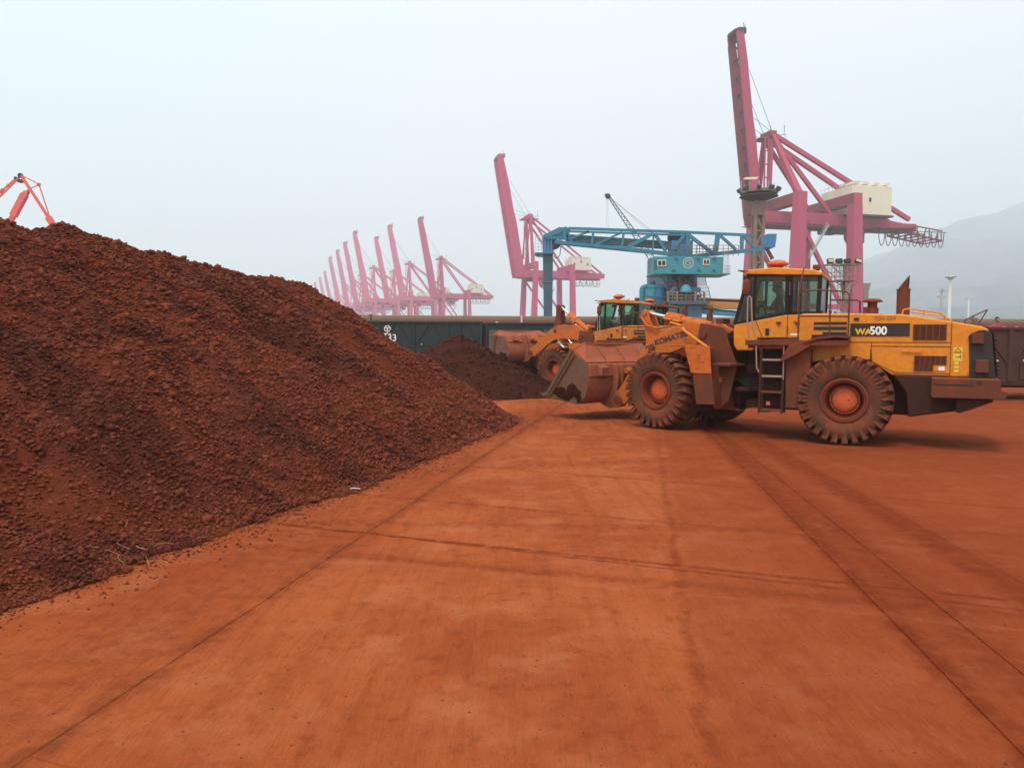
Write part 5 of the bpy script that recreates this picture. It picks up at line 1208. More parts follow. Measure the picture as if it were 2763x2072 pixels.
    # louvred grilles
    def grille(x0, x1, z0, z1, nx, nz, par):
        m = MB(); m.b2((x1, .984, z0), (x0, .989, z1)); gq = m.build('grille', M['black'], par)
        for k in range(nz): z = z0 + (z1 - z0) * (k + .5) / nz; m = MB(); m.box(((x0 + x1) / 2, .996, z), (abs(x1 - x0), .016, (z1 - z0) / nz * .42), Matrix.Rotation(R(-25), 3, 'X')); m.build('louvre', M['louvre'], gq)
        for k in range(nx + 1): x = x0 + (x1 - x0) * k / nx; m = MB(); m.b2((x - .010, .990, z0), (x + .010, 1.006, z1)); m.build('grille_bar', M['louvre'], gq)
    grille(-1.12, -1.70, 2.22, 2.54, 5, 13, hood); grille(-1.16, -1.72, 1.72, 1.90, 6, 8, hood); grille(-1.16, -1.49, 1.585, 1.72, 4, 6, hood)
    m = MB(); m.b2((-1.72, .984, 1.59), (-1.50, .99, 1.70)); gq = m.build('latch_plate', Y_, hood); m = MB(); m.b2((-1.70, .991, 1.60), (-1.59, 1.0, 1.68)); m.build('latch', M['white_ink'], gq)
    m = MB(); m.path([(-.92, .98, 1.985), (-.92, 1.01, 1.985), (-1.28, 1.01, 1.975), (-1.28, .98, 1.975)], .013, 6); m.build('handle', Y_, hood)
    m = MB(); m.tube((-.06, .97, 2.655), (-.06, .996, 2.655), .035, 12); m.tube((-.02, .97, 2.655), (-.02, .996, 2.655), .03, 12); m.build('lock', M['black'], hood)
    # rear grey screen with curved front edge, step boxes and radiator grille
    m = MB(); pts = [(-2.10, 2.20), (-2.085, 2.29), (-2.14, 2.36), (-2.25, 2.41), (-2.36, 2.425), (-2.44, 2.40), (-2.485, 2.32), (-2.572, 1.482), (-2.13, 1.482), (-2.12, 1.8)]
    m.prism([(x, z) for x, z in pts], .984, .996); sp = m.build('rear_side_screen', M['panel'], hood)
    for (x0, x1, z0, z1) in ((-2.14, -2.34, 2.15, 2.36), (-2.22, -2.44, 1.575, 1.83)):
        m = MB(); m.prism([(x0, z0), (x0, z1), (x1, z1), (x1 - .015, z0)], 1.0, 1.10); m.build('step_box', M['brown'], sp, bevel=.015)
    m = MB(); m.prism([(-2.47, 2.40), (-2.52, 2.40), (-2.62, 1.49), (-2.57, 1.49)], -.90, .90); rg = m.build('radiator_frame', M['dark'], hood)
    for k in range(12): z = 1.55 + k * .072; x = -2.62 + (z - 1.49) * .11; m = MB(); m.b2((x - .035, -.85, z), (x + .02, 1.01, z + .035)); m.build('radiator_slat', M['frame'], rg)
    # hood top: rails, exhaust, intake, mirror bracket
    m = MB(); m.path([(-.90, .78, 2.75), (-.92, .78, 2.85), (-1.0, .78, 2.87), (-1.30, .78, 2.83), (-1.60, .78, 2.77), (-1.66, .78, 2.72), (-1.70, .78, 2.60)], .017, 8); m.tube((-1.30, .78, 2.83), (-1.30, .78, 2.70), .015); m.path([(-1.60, .78, 2.72), (-1.74, .86, 2.68), (-1.79, .93, 2.6)], .014, 6); m.build('hood_rail', Y_, t, smooth=True)
    m = MB(); m.path([(-1.0, -.78, 2.73), (-1.0, -.78, 2.87), (-1.6, -.78, 2.77), (-1.66, -.78, 2.6)], .017, 8); m.build('hood_rail', Y_, t, smooth=True)
    m = MB(); m.tube((-.905, 0, 2.74), (-.905, 0, 3.32), .132, 20); m.tube((-.905, 0, 3.30), (-.905, 0, 3.335), .140, 20)
    n = 16; vs = []; 
    for k in range(n): a = 2 * pi * k / n; x = .102 * cos(a); y = .102 * sin(a); vs += [(-.905 + x, y, 3.335), (-.915 + x, y, 3.50 - x * 1.35), ]
    m.add(vs, [(2 * k, 2 * ((k + 1) % n), 2 * ((k + 1) % n) + 1, 2 * k + 1) for k in range(n)]); ex = m.build('exhaust_stack', M['brown'], t, smooth=True, ang=30)
    m = MB(); m.lathe([(.001, 0), (.085, 0)], 14, (0, 0, 0), 'x', cap=False); q_ = m.build('exhaust_dark_disc', M['black'], ex); q_.location = (-1.020, 0, 3.47); q_.scale = (1, 1, 1.2)  # black disc standing in for the shaded hollow of the pipe
    m = MB(); m.tube((-.30, 0, 2.77), (-.30, 0, 2.93), .13, 18); m.tube((-.30, 0, 2.93), (-.30, 0, 3.06), .10, 18); m.b2((-.22, -.12, 2.77), (-.12, .12, 2.95)); m.lathe([(.12, 3.05), (.205, 3.06), (.205, 3.085), (.15, 3.125), (.05, 3.14), (.001, 3.142)], 24, (-.30, 0, 0), 'z'); m.build('air_intake', M['brown'], t, smooth=True, ang=40)
    m = MB(); m.path([(-2.06, .62, 2.54), (-2.03, .62, 2.62), (-2.10, .62, 2.67), (-2.42, .62, 2.84)], .014, 6); m.path([(-2.22, .62, 2.52), (-2.15, .62, 2.66), (-2.20, .62, 2.70)], .014, 6); m.path([(-2.26, .62, 2.51), (-2.42, .62, 2.84)], .014, 6); m.build('rear_mirror_bracket', M['rail'], t)
    for k, x in enumerate((.42, .52, .60, .70)): m = MB(); m.tube((x, .5, 2.79), (x, .5, 2.84 + .03 * (k % 2)), .025 + .01 * (k % 2), 8); m.build('filler_cap', M['brown'], t)
    # walkway and rear fender
    m = MB(); m.b2((.05, 1.0, 2.17), (2.15, 1.5, 2.205)); m.b2((.06, 1.46, 2.09), (2.15, 1.50, 2.169)); m.b2((1.35, 1.0, 2.02), (2.1, 1.45, 2.165)); m.build('walkway', M['brown'], t, bevel=.01)
    m = MB(); m.b2((.05, -1.5, 2.17), (2.15, -1.0, 2.205)); m.build('walkway', M['brown'], t, bevel=.01)
    for s in (1, -1):
        m = MB(); m.sheet([(.06, 2.24), (.32, 2.26), (.66, 2.22), (1.02, 2.10), (1.20, 2.06), (1.36, 1.74)], s * .96 if s > 0 else -1.52, 1.53 if s > 0 else -.96, .05)
        m.prism([(.98, 2.11), (1.20, 2.07), (1.36, 1.74), (1.12, 1.88), (.8, 2.08)], s * 1.48, s * 1.535); m.build('rear_fender', M['brown'], t, bevel=.008)
    # tank and steps under the cab
    m = MB(); m.prism([(.82, .72), (1.30, .72), (1.32, 1.78), (1.18, 2.0), (.80, 2.0)], .70, 1.36); tk = m.build('tank', M['brown'], t, bevel=.03)
    m = MB(); m.prism([(.82, .72), (1.30, .72), (1.32, 1.78), (1.18, 2.0), (.80, 2.0)], -1.36, -.70); m.build('tank', M['brown'], t, bevel=.03)
    m = MB()
    for z, h in ((1.76, .25), (1.40, .30), (1.04, .30), (.72, .28)): m.b2((1.37, 1.02, z), (1.80, 1.05, z + h))
    m.b2((1.36, 1.0, .62), (1.84, 1.04, .70)); m.build('step_back', M['frame'], t, bevel=.01)
    for z in (1.77, 1.41, 1.06, .66): m = MB(); m.b2((1.37, 1.06, z - .02), (1.82, 1.44, z + .02)); m.build('step', M['light_rail'] if z > 1.3 else M['brown'], t, bevel=.006)
    for x in (1.355, 1.83): m = MB(); m.bar((x, 1.44, .60), (x - .02, 1.44, 2.10), .03, .05); m.bar((x, 1.08, .60), (x - .02, 1.08, 2.10), .03, .05); m.build('step_side', M['frame'], t)
    m = MB(); m.b2((1.60, 1.44, .78), (1.68, 1.46, .86)); m.build('reflector', M['beacon'], t)
    # side rails
    def rl(name, pts, r=.017, mat='rail'): m = MB(); m.path(pts, r, 8); return m.build(name, M[mat], t, smooth=True)
    rl('handrail', [(1.06, 1.46, 2.15), (1.06, 1.46, 3.20), (1.02, 1.46, 3.25), (.55, 1.46, 3.26), (.13, 1.46, 3.21), (.08, 1.46, 3.14), (.08, 1.46, 2.30), (.12, 1.46, 2.22)])
    rl('handrail', [(1.06, 1.46, 2.72), (.08, 1.46, 2.70)]); rl('handrail', [(.44, 1.46, 3.24), (.44, 1.46, 2.25)]); rl('handrail', [(.44, 1.46, 3.05), (-.05, 1.2, 3.05), (-.10, 1.0, 3.03), (-.10, .9, 2.8)])
    rl('handrail', [(1.06, 1.46, 3.25), (1.01, 1.20, 3.75), (1.0, 1.0, 3.80)], .014)
    rl('grab_rail', [(2.08, 1.46, 2.20), (2.12, 1.46, 2.55), (2.12, 1.46, 3.12), (2.09, 1.46, 3.17), (2.05, 1.46, 3.12), (2.02, 1.46, 2.6), (1.93, 1.46, 2.22), (1.90, 1.46, 1.60), (1.85, 1.46, 1.50)], .017, 'light_rail')
    rl('grab_rail', [(1.34, 1.46, 1.35), (1.34, 1.46, 2.12), (1.30, 1.46, 2.17)], .014, 'light_rail')
    # ---------------- cab
    gm = M[glass_m]; yc = .80
    cb = empty('cab'); cb.parent = t
    m = MB(); m.prism([(2.10, 1.96), (2.46, 1.96), (2.54, 2.08), (2.55, 2.44), (2.53, 2.57), (2.05, 2.66), (1.42, 2.78), (.72, 2.79), (.72, 2.24), (2.0, 2.24)], -yc, yc)
    lb = m.build('cab_lower_body', Y_, cb, bevel=.035, seg=3)
    m = MB(); m.prism([(2.30, 3.80), (1.66, 3.835), (.85, 3.76), (.66, 3.68), (.68, 3.62), (2.30, 3.70), (2.34, 3.76)], -yc - .04, yc + .04); m.build('roof', Y_, cb, bevel=.03, seg=3)
    pil = [((2.53, 2.57), (2.24, 3.70), .07), ((1.40, 2.78), (1.40, 3.71), .075), ((.74, 2.78), (.72, 3.66), .09), ((1.30, 2.78), (1.30, 3.71), .06)]
    for s in (1, -1):
        for (a, b, wd) in pil + [((2.11, 2.66), (2.09, 3.70), .06)]:
            m = MB(); m.bar((a[0], s * (yc - .035), a[1]), (b[0], s * (yc - .035), b[1]), wd, .07, up=(0, 1, 0)); m.build('pillar', M['dark'], cb)
        m = MB(); m.bar((2.53, s * (yc - .03), 2.575), (2.06, s * (yc - .03), 2.68), .05, .06); m.bar((2.06, s * (yc - .03), 2.68), (1.42, s * (yc - .03), 2.80), .05, .06); m.bar((1.42, s * (yc - .03), 2.80), (.72, s * (yc - .03), 2.81), .05, .06); m.build('window_seal', M['dark'], cb); m = MB(); m.bar((2.24, s * (yc - .03), 3.68), (.72, s * (yc - .03), 3.64), .05, .06); m.build('roof_seal', M['dark'], cb)
        y = s * (yc - .02)
        for pane in ([(2.50, 2.60), (2.13, 2.68), (2.11, 3.69), (2.24, 3.69)], [(2.07, 2.68), (1.44, 2.80), (1.44, 3.68), (2.07, 3.69)], [(1.27, 2.81), (.78, 2.81), (.76, 3.64), (1.27, 3.67)]):
            m = MB(); m.prism(pane, y - .004, y + .004); m.build('window_pane', M[door_glass] if door_glass and pane[0][0] > 2 else gm, cb)
    m = MB(); m.prism([(2.525, 2.59), (2.24, 3.69), (2.232, 3.69), (2.517, 2.59)], -yc + .07, yc - .07); m.build('windscreen', gm, cb)
    m = MB(); m.prism([(.715, 2.81), (.70, 3.64), (.708, 3.64), (.723, 2.81)], -yc + .08, yc - .08); m.build('rear_window', gm, cb)
    m = MB()
    for (a, b) in (((2.06, 2.64), (1.90, 2.26)), ((1.90, 2.26), (1.37, 2.26)), ((1.37, 2.26), (1.37, 2.78))): m.bar((a[0], yc + .002, a[1]), (b[0], yc + .002, b[1]), .012, .012, up=(0, 1, 0))
    m.build('door_gap', M['black'], lb)
    m = MB(); m.b2((1.76, yc, 2.31), (1.84, yc + .012, 2.47)); m.b2((1.785, yc + .013, 2.35), (1.81, yc + .03, 2.42)); m.build('door_handle', M['black'], lb)
    for (x, z) in ((1.56, 2.60), (1.12, 2.60)): m = MB(); m.b2((x - .05, yc, z - .02), (x + .05, yc + .03, z + .02)); m.tube((x, yc, z - .03), (x, yc + .05, z - .03), .02); m.build('hinge', M['brown'], lb)
    m = MB(); m.path([(1.22, yc, 2.62), (1.18, yc + .04, 2.57), (1.10, yc + .05, 2.60), (1.02, yc + .03, 2.58)], .02, 6); m.build('hose_coil', M['brown'], lb)
    m = MB(); m.b2((1.36, yc + .001, 2.50), (1.38, yc + .03, 2.36)); m.build('hinge', M['brown'], lb)
    m = MB(); m.prism([(1.30, 2.31), (1.10, 2.31), (1.10, 2.355), (1.30, 2.355)], yc + .001, yc + .006); m.build('model_badge', M['white_ink'], lb)
    # seat, wheel, beacon, mirror, work lamps
    m = MB(); m.b2((1.40, -.26, 2.30), (1.95, .26, 2.62)); m.prism([(1.40, 2.62), (1.54, 2.62), (1.46, 3.25), (1.36, 3.25)], -.24, .24); m.build('seat', M['black'], cb, bevel=.04)
    m = MB(); c = V((2.14, 0, 2.98)); pts = [c + Matrix.Rotation(R(-55), 3, 'Y') @ V((0, cos(a) * .2, sin(a) * .2)) for a in np.linspace(0, 2 * pi, 20)]; m.path(pts, .015, 6); m.tube(c, (2.28, 0, 2.66), .025); m.build('steering_wheel', M['black'], cb)
    m = MB(); m.b2((2.1, -.3, 2.5), (2.3, .3, 2.75)); m.b2((1.50, .34, 2.78), (1.9, .44, 2.84)); m.build('console', M['black'], cb, bevel=.02)
    m = MB(); m.tube((1.68, .35, 3.83), (1.68, .35, 3.87), .06, 12); m.lathe([(.05, 3.86), (.11, 3.875), (.235, 3.93), (.24, 3.96), (.16, 4.02), (.06, 4.045), (.001, 4.05)], 24, (1.68, .35, 0), 'z'); m.path([(1.74, .35, 3.86), (1.86, .37, 3.88), (1.98, .36, 3.84)], .012, 6); m.build('beacon', M['beacon'], t, smooth=True)
    m = MB(); m.path([(2.28, yc, 3.74), (2.42, yc + .06, 3.78), (2.42, yc + .28, 3.77), (2.20, yc + .28, 3.75)], .014, 6); m.path([(2.34, yc + .02, 3.72), (2.30, yc + .30, 3.66)], .012, 6); m.tube((2.24, yc + .27, 3.66), (2.24, yc + .27, 3.56), .012); m.build('mirror_arm', M['rail'], t)
    m = MB(); m.lathe([(.02, 3.20), (.07, 3.23), (.085, 3.30), (.085, 3.46), (.07, 3.54), (.02, 3.57)], 14, (2.22, yc + .28, 0), 'z'); m.build('mirror', M['brown'], t, smooth=True)
    for (x, y, z) in ((.82, .62, 3.80), (2.30, .66, 3.62), (2.30, -.66, 3.62)): m = MB(); m.b2((x - .07, y - .10, z - .05), (x + .07, y + .10, z + .07)); m.build('work_lamp', M['brown'], t, bevel=.02)
    # machinery between the frames
    m = MB(); m.b2((1.95, -.45, .62), (2.30, .45, .78)); m.b2((1.95, -.45, 1.45), (2.30, .45, 1.62)); m.tube((1.93, 0, .5), (1.93, 0, 1.7), .12, 14); m.build('articulation_joint', M['frame'], t)
    m = MB(); m.tube((1.35, .42, 1.05), (2.5, .62, 1.05), .06, 10); m.build('steering_cylinder', M['frame'], t)
    for k in range(6):
        m = MB(); y = .40 + .05 * k; m.path([(1.45, y, 1.45 - k * .05), (1.8, y + .03, 1.30 - k * .045), (2.2, y - .03, 1.34 - k * .05), (2.5, y, 1.5 - k * .04)], .02, 6); m.build('hose', M['dark'], t, smooth=True)
    m = MB(); m.b2((1.1, -.6, .9), (2.0, .55, 1.9)); m.build('transmission', M['dark'], t, bevel=.05)
    # ---------------- front frame
    m = fb(); m.b2((-.25, -.98, .72), (.25, .98, 1.16)); m.b2((-1.5, -.45, .55), (.45, .45, 1.25)); m.build('front_axle', M['frame'], t, bevel=.03)
    tw = [(-.52, 2.62), (-1.18, 2.50), (-1.30, 2.2), (-1.50, 1.72), (-1.60, 1.62), (-1.62, 1.56), (-1.32, 1.54), (-1.50, .62), (-1.72, .54), (-.98, .54), (-.86, .75), (-.55, 1.5), (-.40, 2.0)]
    for s in (1, -1): m = fb(); m.prism(tw, s * .62, s * .68); m.prism([(-.6, 1.5), (-.35, 2.0), (.1, 1.4), (.4, 1.2), (.4, .7), (-.9, .7)], s * .5, s * .6); m.build('tower_plate', M['brown'], t, bevel=.015)
    m = fb(); m.b2((-1.1, -.61, 1.5), (-.7, .61, 2.3)); m.b2((-.75, -.60, 2.28), (-.55, .60, 2.42)); m.build('tower_crossmember', M['frame'], t, bevel=.02)
    m = fb(); m.b2((-1.78, .68, 1.60), (-1.25, 1.30, 1.66)); m.prism([(-1.30, 1.6), (-1.78, 1.6), (-1.60, .8), (-1.42, .62)], 1.0, 1.04); m.build('side_gusset', M['brown'], t, bevel=.01)
    m = fb(); m.b2((-1.42, 1.045, 1.22), (-1.34, 1.06, 1.34)); m.build('reflector', M['beacon'], t)
    m = fb(); m.b2((-1.05, .2, 2.60), (-.85, .5, 2.72)); m.path([(-1.25, .6, 2.35), (-1.55, .62, 2.45), (-1.62, .6, 2.62), (-1.66, .55, 3.05)], .05, 8); m.build('front_lamp_bracket', M['brown'], t)
    # front fenders
    for s in (1, -1):
        y0_, y1_ = (.82, 1.50) if s > 0 else (-1.50, -.82)
        m = fb(); m.sheet([(.12, 2.04), (-.66, 2.06), (-.86, 1.42)], y0_, y1_, -.03); m.build('front_fender', M['orange'], t, bevel=.008)
        m = fb(); m.prism([(-.68, 2.055), (-1.34, 2.05), (-1.40, 1.42), (-.88, 1.42)], s * 1.46 - .012, s * 1.46 + .012); fd = m.build('fender_side_panel', M['orange'], t, bevel=.008)
        m = fb(); m.b2((-1.0, y0_, 2.02), (-.68, y1_ - .02 if s > 0 else y1_, 2.05)); m.build('fender_top', M['orange'], fd)
        m = fb(); m.prism([(-.89, 1.41), (-1.41, 1.40), (-1.50, .72), (-1.00, .70)], s * 1.45 - .01, s * 1.45 + .01); m.sheet([(-.88, 1.41), (-1.0, .70)], y0_, y1_ - .04, -.012); m.build('mud_flap', M['brown'], t, bevel=.006)
    # lift arms, turned about their rear pin
    PV = (-.62, 2.34); rt = lambda p: rot2(p, PV, arm)
    BO = [rt(p) for p in [(-.30, 2.66), (-.02, 2.66), (.30, 2.53), (.62, 2.44), (1.0, 2.26), (1.34, 1.96), (1.72, 1.45), (2.02, 1.00), (2.28, .72), (2.33, .55), (2.24, .42), (2.08, .40), (1.90, .48), (1.62, .80), (1.30, 1.24), (.95, 1.62), (.50, 1.84), (0, 2.02), (-.45, 2.10), (-.72, 2.16), (-.82, 2.30), (-.72, 2.46)]]
    arms = []
    for s in (1, -1):
        m = fb(); m.prism(BO, s * .52 - .055, s * .52 + .055); a = m.build('lift_arm', M['orange'], t, bevel=.018); arms.append(a)
        m = fb(); c = rt((2.13, .55)); m.tube((c[0], s * .44, c[1]), (c[0], s * .66, c[1]), .12, 16); m.tube((PV[0], s * .44, PV[1]), (PV[0], s * .72, PV[1]), .10, 16); c = rt((1.02, 2.02)); m.tube((c[0], s * .4, c[1]), (c[0], s * .62, c[1]), .07, 12); m.build('pin', M['brown'], a, smooth=True)
        m = fb(); c0 = (-.55, .95); c1 = rt((1.05, 1.62)); md_ = (c0[0] * .42 + c1[0] * .58, c0[1] * .42 + c1[1] * .58); m.tube((c0[0], s * .36, c0[1]), (md_[0], s * .36, md_[1]), .10, 14); lc_ = m.build('lift_cylinder', M['orange'], t, smooth=True)
        m = fb(); m.tube((md_[0], s * .36, md_[1]), (c1[0], s * .36, c1[1]), .055, 12); m.build('rod', M['chrome'], lc_, smooth=True)
    c = rt((1.22, 1.92)); m = fb(); m.tube((c[0], -.47, c[1]), (c[0], .47, c[1]), .13, 16); m.build('cross_tube', M['orange'], t, smooth=True)
    # bellcrank with link and tilt cylinder on the centre line
    bt_, bc, bb = rt((1.62, 2.93)), rt((1.32, 2.12)), rt((1.60, 1.30))
    m = fb()
    for sy in (-.14, .14):
        m.prism([rt(q) for q in [(1.54, 2.98), (1.62, 3.03), (1.72, 2.98), (1.74, 2.86), (1.62, 2.55), (1.56, 2.15), (1.70, 1.40), (1.66, 1.24), (1.54, 1.22), (1.44, 1.34), (1.22, 1.95), (1.16, 2.10), (1.22, 2.35), (1.44, 2.72)]], sy - .03, sy + .03)
    m.tube((bt_[0], -.2, bt_[1]), (bt_[0], .2, bt_[1]), .075, 14); m.tube((bc[0], -.2, bc[1]), (bc[0], .2, bc[1]), .13, 16); m.build('bellcrank', M['orange'] if body == 'yellow' and arm == 0 else M['brown'], t, bevel=.012)
    te = (-.50, 2.52); d = V((te[0] - bt_[0], 0, te[1] - bt_[1])); L = d.length; d.normalize(); B_ = V((bt_[0], 0, bt_[1]))
    m = fb(); m.tube(B_ + d * .04, B_ + d * .72, .05, 14); m.build('tilt_rod', M['chrome'], t, smooth=True)
    m = fb(); m.tube(B_ + d * .66, B_ + d * 1.16, .15, 18); m.tube(B_ + d * 1.14, B_ + d * (L - .1), .125, 18); m.tube(B_ + d * (L - .12) - V((0, .18, 0)), B_ + d * (L - .12) + V((0, .18, 0)), .10, 12); tc_ = m.build('tilt_cylinder', M['orange'], t, smooth=True)
    m = fb(); u = V((0, 1, 0)); 
    for q in (.70, 1.0): m.bar(B_ + d * q + V((0, .17, -.02)), B_ + d * (q + .22) + V((0, .17, -.02)), .20, .03)
    m.build('cylinder_bracket', Y_, tc_, bevel=.01)
    if arm == 0:
        m = fb(); m.path([B_ + d * .9 + V((0, .20, -.1)), V((.22, .35, 2.56)), V((-.05, .72, 2.46)), V((-.55, .78, 2.18)), V((-.80, .74, 2.02))], .035, 8); m.build('hydraulic_pipe', Y_, t, smooth=True)
        m = fb(); m.path([B_ + V((.1, .2, -.1)), B_ + V((-.15, .25, -.35)), B_ + V((-.5, .22, -.42)), B_ + V((-.9, .2, -.36))], .03, 7); m.build('hose', M['orange'], t, smooth=True)
    # ---------------- bucket, turned about its lower pin
    pin0 = (2.13, .55); pin = rt(pin0); bkt = lambda p: rot2((p[0] - pin0[0] + pin[0], p[1] - pin0[1] + pin[1]), pin, bk)
    shell = [(3.92, .60), (3.3, .50), (2.78, .44), (2.58, .50), (2.42, .66), (2.33, .90), (2.32, 1.15), (2.37, 1.38), (2.44, 1.58)]
    bm_ = fb(); bm_.sheet([bkt(p) for p in shell], -1.60, 1.60, -.035); bkb = bm_.build('bucket', M['bucket'], t, smooth=True, ang=30)
    side = [bkt(p) for p in [(3.90, .60), (3.3, .50), (2.78, .45), (2.58, .51), (2.43, .67), (2.34, .90), (2.33, 1.15), (2.38, 1.38), (2.45, 1.57), (2.94, 1.90)]]
    for s in (1, -1):
        m = fb(); m.prism(side, s * 1.60 - .02, s * 1.60 + .02); ck = m.build('bucket_cheek', M['cheek'], bkb)
        m = fb(); m.prism([bkt(p) for p in [(3.99, .62), (3.90, .58), (2.89, 1.88), (2.98, 1.96)]], s * 1.60 - .04, s * 1.60 + .045); m.build('side_cutting_edge', M['cheek'], ck, bevel=.01)
        m = fb(); m.prism([bkt(p) for p in [(3.74, .60), (3.82, .60), (2.86, 1.80), (2.80, 1.76)]], s * 1.625, s * 1.65); m.build('edge_rib', M['brown'], ck)
    r_ = random.Random(5)
    for (cx_, cz_, rx_, rz_) in ((3.36, .72, .30, .14), (2.86, .80, .24, .19), (3.08, .62, .2, .1), (2.66, .60, .12, .09)):
        pts = []
        for k in range(18): a = k * pi / 9; q = 1 + .16 * sin(2 * a + cx_ * 9) + .14 * sin(3 * a + cz_ * 20) + r_.uniform(-.07, .07); pts.append(bkt((cx_ + rx_ * q * cos(a), cz_ + rz_ * q * sin(a))))
        m = fb(); m.prism(pts, 1.618, 1.634); m.build('caked_mud', M['ore_dark'], bkb)
    m = fb(); m.prism([bkt(p) for p in [(4.06, .63), (3.86, .57), (3.6, .52), (3.6, .55), (3.9, .62)]], -1.64, 1.64); m.build('cutting_edge', M['cheek'], bkb, bevel=.006)
    for k in range(9):
        y = -1.55 + 3.1 * k / 8; m = fb(); m.prism([bkt(p) for p in [(4.20, .655), (4.05, .58), (3.82, .555), (3.82, .65), (4.02, .70)]], y - .07, y + .07); m.build('tooth', M['cheek'], bkb, bevel=.008)
    # spill guard
    g0, g1 = bkt((2.44, 1.57)), bkt((2.86, 2.10)); e0 = bkt((2.95, 1.92))
    vs = [(g0[0], -1.58, g0[1]), (g0[0], 1.58, g0[1]), (e0[0], 1.58, e0[1]), (g1[0], 1.18, g1[1]), (g1[0], -1.18, g1[1]), (e0[0], -1.58, e0[1])]
    sd_ = bkt((2.42, 1.63)); dx, dz = sd_[0] - g0[0], sd_[1] - g0[1]
    vs2 = [(x - .03, y, z + .02) for x, y, z in vs]
    m = fb(); m.add(vs + vs2, [(0, 1, 2, 3, 4, 5), (11, 10, 9, 8, 7, 6)] + [(i, i + 6, (i + 1) % 6 + 6, (i + 1) % 6) for i in range(6)]); sg = m.build('spill_guard', M['bucket'], bkb)
    for y in (-.85, -.05, .75):
        a, b = bkt((2.40, 1.56)), bkt((2.83, 2.06)); cpt = bkt((2.32, 1.50)); m = fb(); m.prism([a, b, cpt], y - .015, y + .015); m.build('guard_rib', M['bucket'], sg)
    m = fb(); m.bar((g1[0], -1.19, g1[1]), (g1[0], 1.19, g1[1]), .05); m.bar((e0[0], 1.60, e0[1]), (g1[0], 1.19, g1[1]), .05); m.bar((e0[0], -1.60, e0[1]), (g1[0], -1.19, g1[1]), .05); m.build('guard_rim', M['orange'], sg)
    # rear ribs, wear band and hinge ears
    for y in (.42, .62, -.42, -.62):
        m = fb(); m.prism([bkt(p) for p in [(2.78, .42), (2.40, .30), (2.05, .38), (1.98, .55), (2.06, .70), (2.16, .80), (2.12, 1.2), (2.16, 1.50), (2.38, 1.56), (2.31, 1.15), (2.34, .88), (2.44, .64), (2.60, .48)]], y - .02, y + .02); m.build('hinge_ear', M['bucket'], bkb, bevel=.006)
    m = fb(); m.prism([bkt(p) for p in [(2.37, 1.20), (2.28, 1.21), (2.33, 1.53), (2.42, 1.56)]], -1.56, 1.56); m.build('torque_tube', M['bucket'], bkb, bevel=.01)
    m = fb(); c = bkt((2.22, 1.34)); m.tube((c[0], -.2, c[1]), (c[0], .2, c[1]), .08, 12); m.bar((c[0], 0, c[1]), (bb[0], 0, bb[1]), .12, .16); m.build('tilt_link', M['orange'], t)
    m = fb(); m.prism([bkt(p) for p in [(2.30, 1.25), (2.18, 1.22), (2.16, 1.46), (2.34, 1.5)]], .95, 1.25); m.build('bucket_stop', M['bucket'], bkb, bevel=.01)
    # ---------------- lettering
    SM = lambda x, y, z, a=0: Matrix.Translation((x, y, z)) @ Matrix(((-1, 0, 0, 0), (0, 0, 1, 0), (0, 1, 0, 0), (0, 0, 0, 1))) @ Matrix.Rotation(a, 4, 'Z')
    if markings:
        text('model_letters', 'WA', .17, M['yellow_ink'], SM(-.03, .9925, 2.335), hood, bold=.007, sx=1.05)
        text('model_number', '500', .235, M['white_ink'], SM(-.30, .9925, 2.335), hood, bold=.008, sx=.94)
        text('fleet_number', markings['hood'], .125, M['faded_ink'], SM(-.38, .984, 2.63), hood, sx=.92)
        FS = lambda x, z, a: FM @ SM(x, .578, z, a)
        text('maker_name', 'KOMATSU', .205, M['black_ink'], FS(.93, 2.05, R(14.5)), arms[0], bold=.009, sx=1.13)
        text('fleet_numeral', '24', .30, M['black_ink'], FS(1.17, 1.82, R(22)), arms[0], bold=.007)
        for k in range(3): text('warning_print', ('AIR', 'OIL', 'WORK')[k], .07, M['faded_ink'], FM @ SM(-1.0, 1.4735, 1.82 - k * .08), t)
        for (x0, z0, z1) in ((-1.84, 1.97, 2.08), (-1.84, 1.80, 1.955)):
            m = MB(); m.b2((x0 - .16, .984, z0), (x0, .988, z1)); st_ = m.build('warning_sticker', M['sticker'], hood)
        m = MB()
        for a, b in (((-1.86, 1.985), (-1.98, 1.985)), ((-1.98, 1.985), (-1.92, 2.065)), ((-1.92, 2.065), (-1.86, 1.985)), ((-1.88, 1.88), (-1.97, 1.88)), ((-1.97, 1.84), (-1.97, 1.93)), ((-1.94, 1.90), (-1.97, 1.86))): m.bar((a[0], .99, a[1]), (b[0], .99, b[1]), .010, .003, up=(0, 1, 0))
        m.build('warning_mark', M['black_ink'], hood)
        for z in (1.76, 1.68, 1.60): m = MB(); m.b2((-1.94, .984, z - .03), (-1.88 + .02, .988, z + .03)); m.build('small_sticker', M['sticker'], hood)
    if markings is None or 'arm' in (markings or {}):
        pass
    return t, FM, arms, rt, hood, SM
a_r, a_f = R(28), R(49)
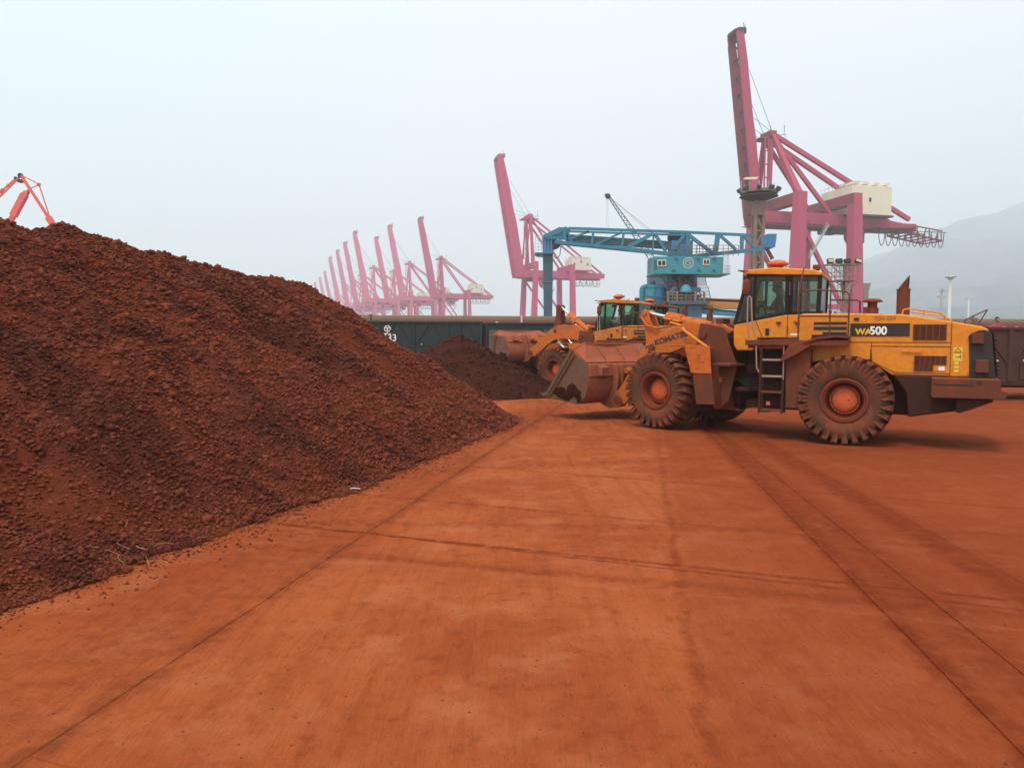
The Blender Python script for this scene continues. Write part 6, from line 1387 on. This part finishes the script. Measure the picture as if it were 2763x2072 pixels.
Rr = ground(2289.7, 1203.5); n_ = V((sin(a_r), cos(a_r), 0)); Or = Rr + n_ * 1.5
ld, FM1, _, _, _, _ = make_loader(tuple(Or), pi - a_r, -(a_f - a_r), 'large yellow wheel loader in front, bucket lowered beside the ore heap', markings={'hood': '92H-034'})
def in_loader(o, p): return o.matrix_basis @ V(p)
def lw(loc, rz, p): return V(loc) + Matrix.Rotation(rz, 3, 'Z') @ V(p)
person(tuple(lw(Or, pi - a_r, (1.66, .05, 2.60))), pi - a_r, 'operator in camouflage clothes and pale cap, driving the large front loader', seated(), M['camo'], M['camo'], hat=M['cap'])
# second loader, bucket raised over the dark heap
b_r, b_f = R(30), R(49)
Wf = at(1491, 1005, 31.0); nf = V((sin(b_f), cos(b_f), 0)); ur = V((-cos(b_r), sin(b_r), 0)); uf = V((-cos(b_f), sin(b_f), 0))
Of2 = V((Wf.x, Wf.y, 0)) + nf * 1.5 - uf * .22; O2 = Of2 - uf * 1.93 - ur * 1.93
ld2, FM2, arms2, rt2, hood2, SM2 = make_loader(tuple(O2), pi - b_r, -(b_f - b_r), 'yellow wheel loader behind, bucket raised over the dark heap', body='yellow_dusty', arm=R(20), bk=R(-28), glass_m='glass_green', door_glass='glass_clear')
p = rt2((1.15, 1.98)); text('fleet_number', 'FEK J11-071', .24, M['faded_ink'], FM2 @ SM2(p[0], .578, p[1], R(4)), arms2[0], sx=1.0)
person(tuple(lw(O2, pi - b_r, (1.66, .05, 2.60))), pi - b_r, 'black-haired operator in a white shirt, driving the loader with the raised bucket', seated(), M['shirt'], M['trousers'])
# third loader, dusty, mostly hidden
c_r = R(30); cabp = at(1766, 900, 33.2); O3 = V((cabp.x + 1.5 * cos(c_r), 33.0 - 1.5 * sin(c_r), 0))
make_loader(tuple(O3), pi - c_r, 0, 'dust-covered loader with brown cab, half hidden behind the arm of the front loader', body='brown')
# person looking over the wagon at the right edge
pp = at(2689, 870, WR + 1.0); person((pp.x, pp.y, 1.60), R(-100), 'black-haired person standing in the brown wagon, only the head above its edge', standing(), M['red_shirt'], M['trousers'], scale=.92)
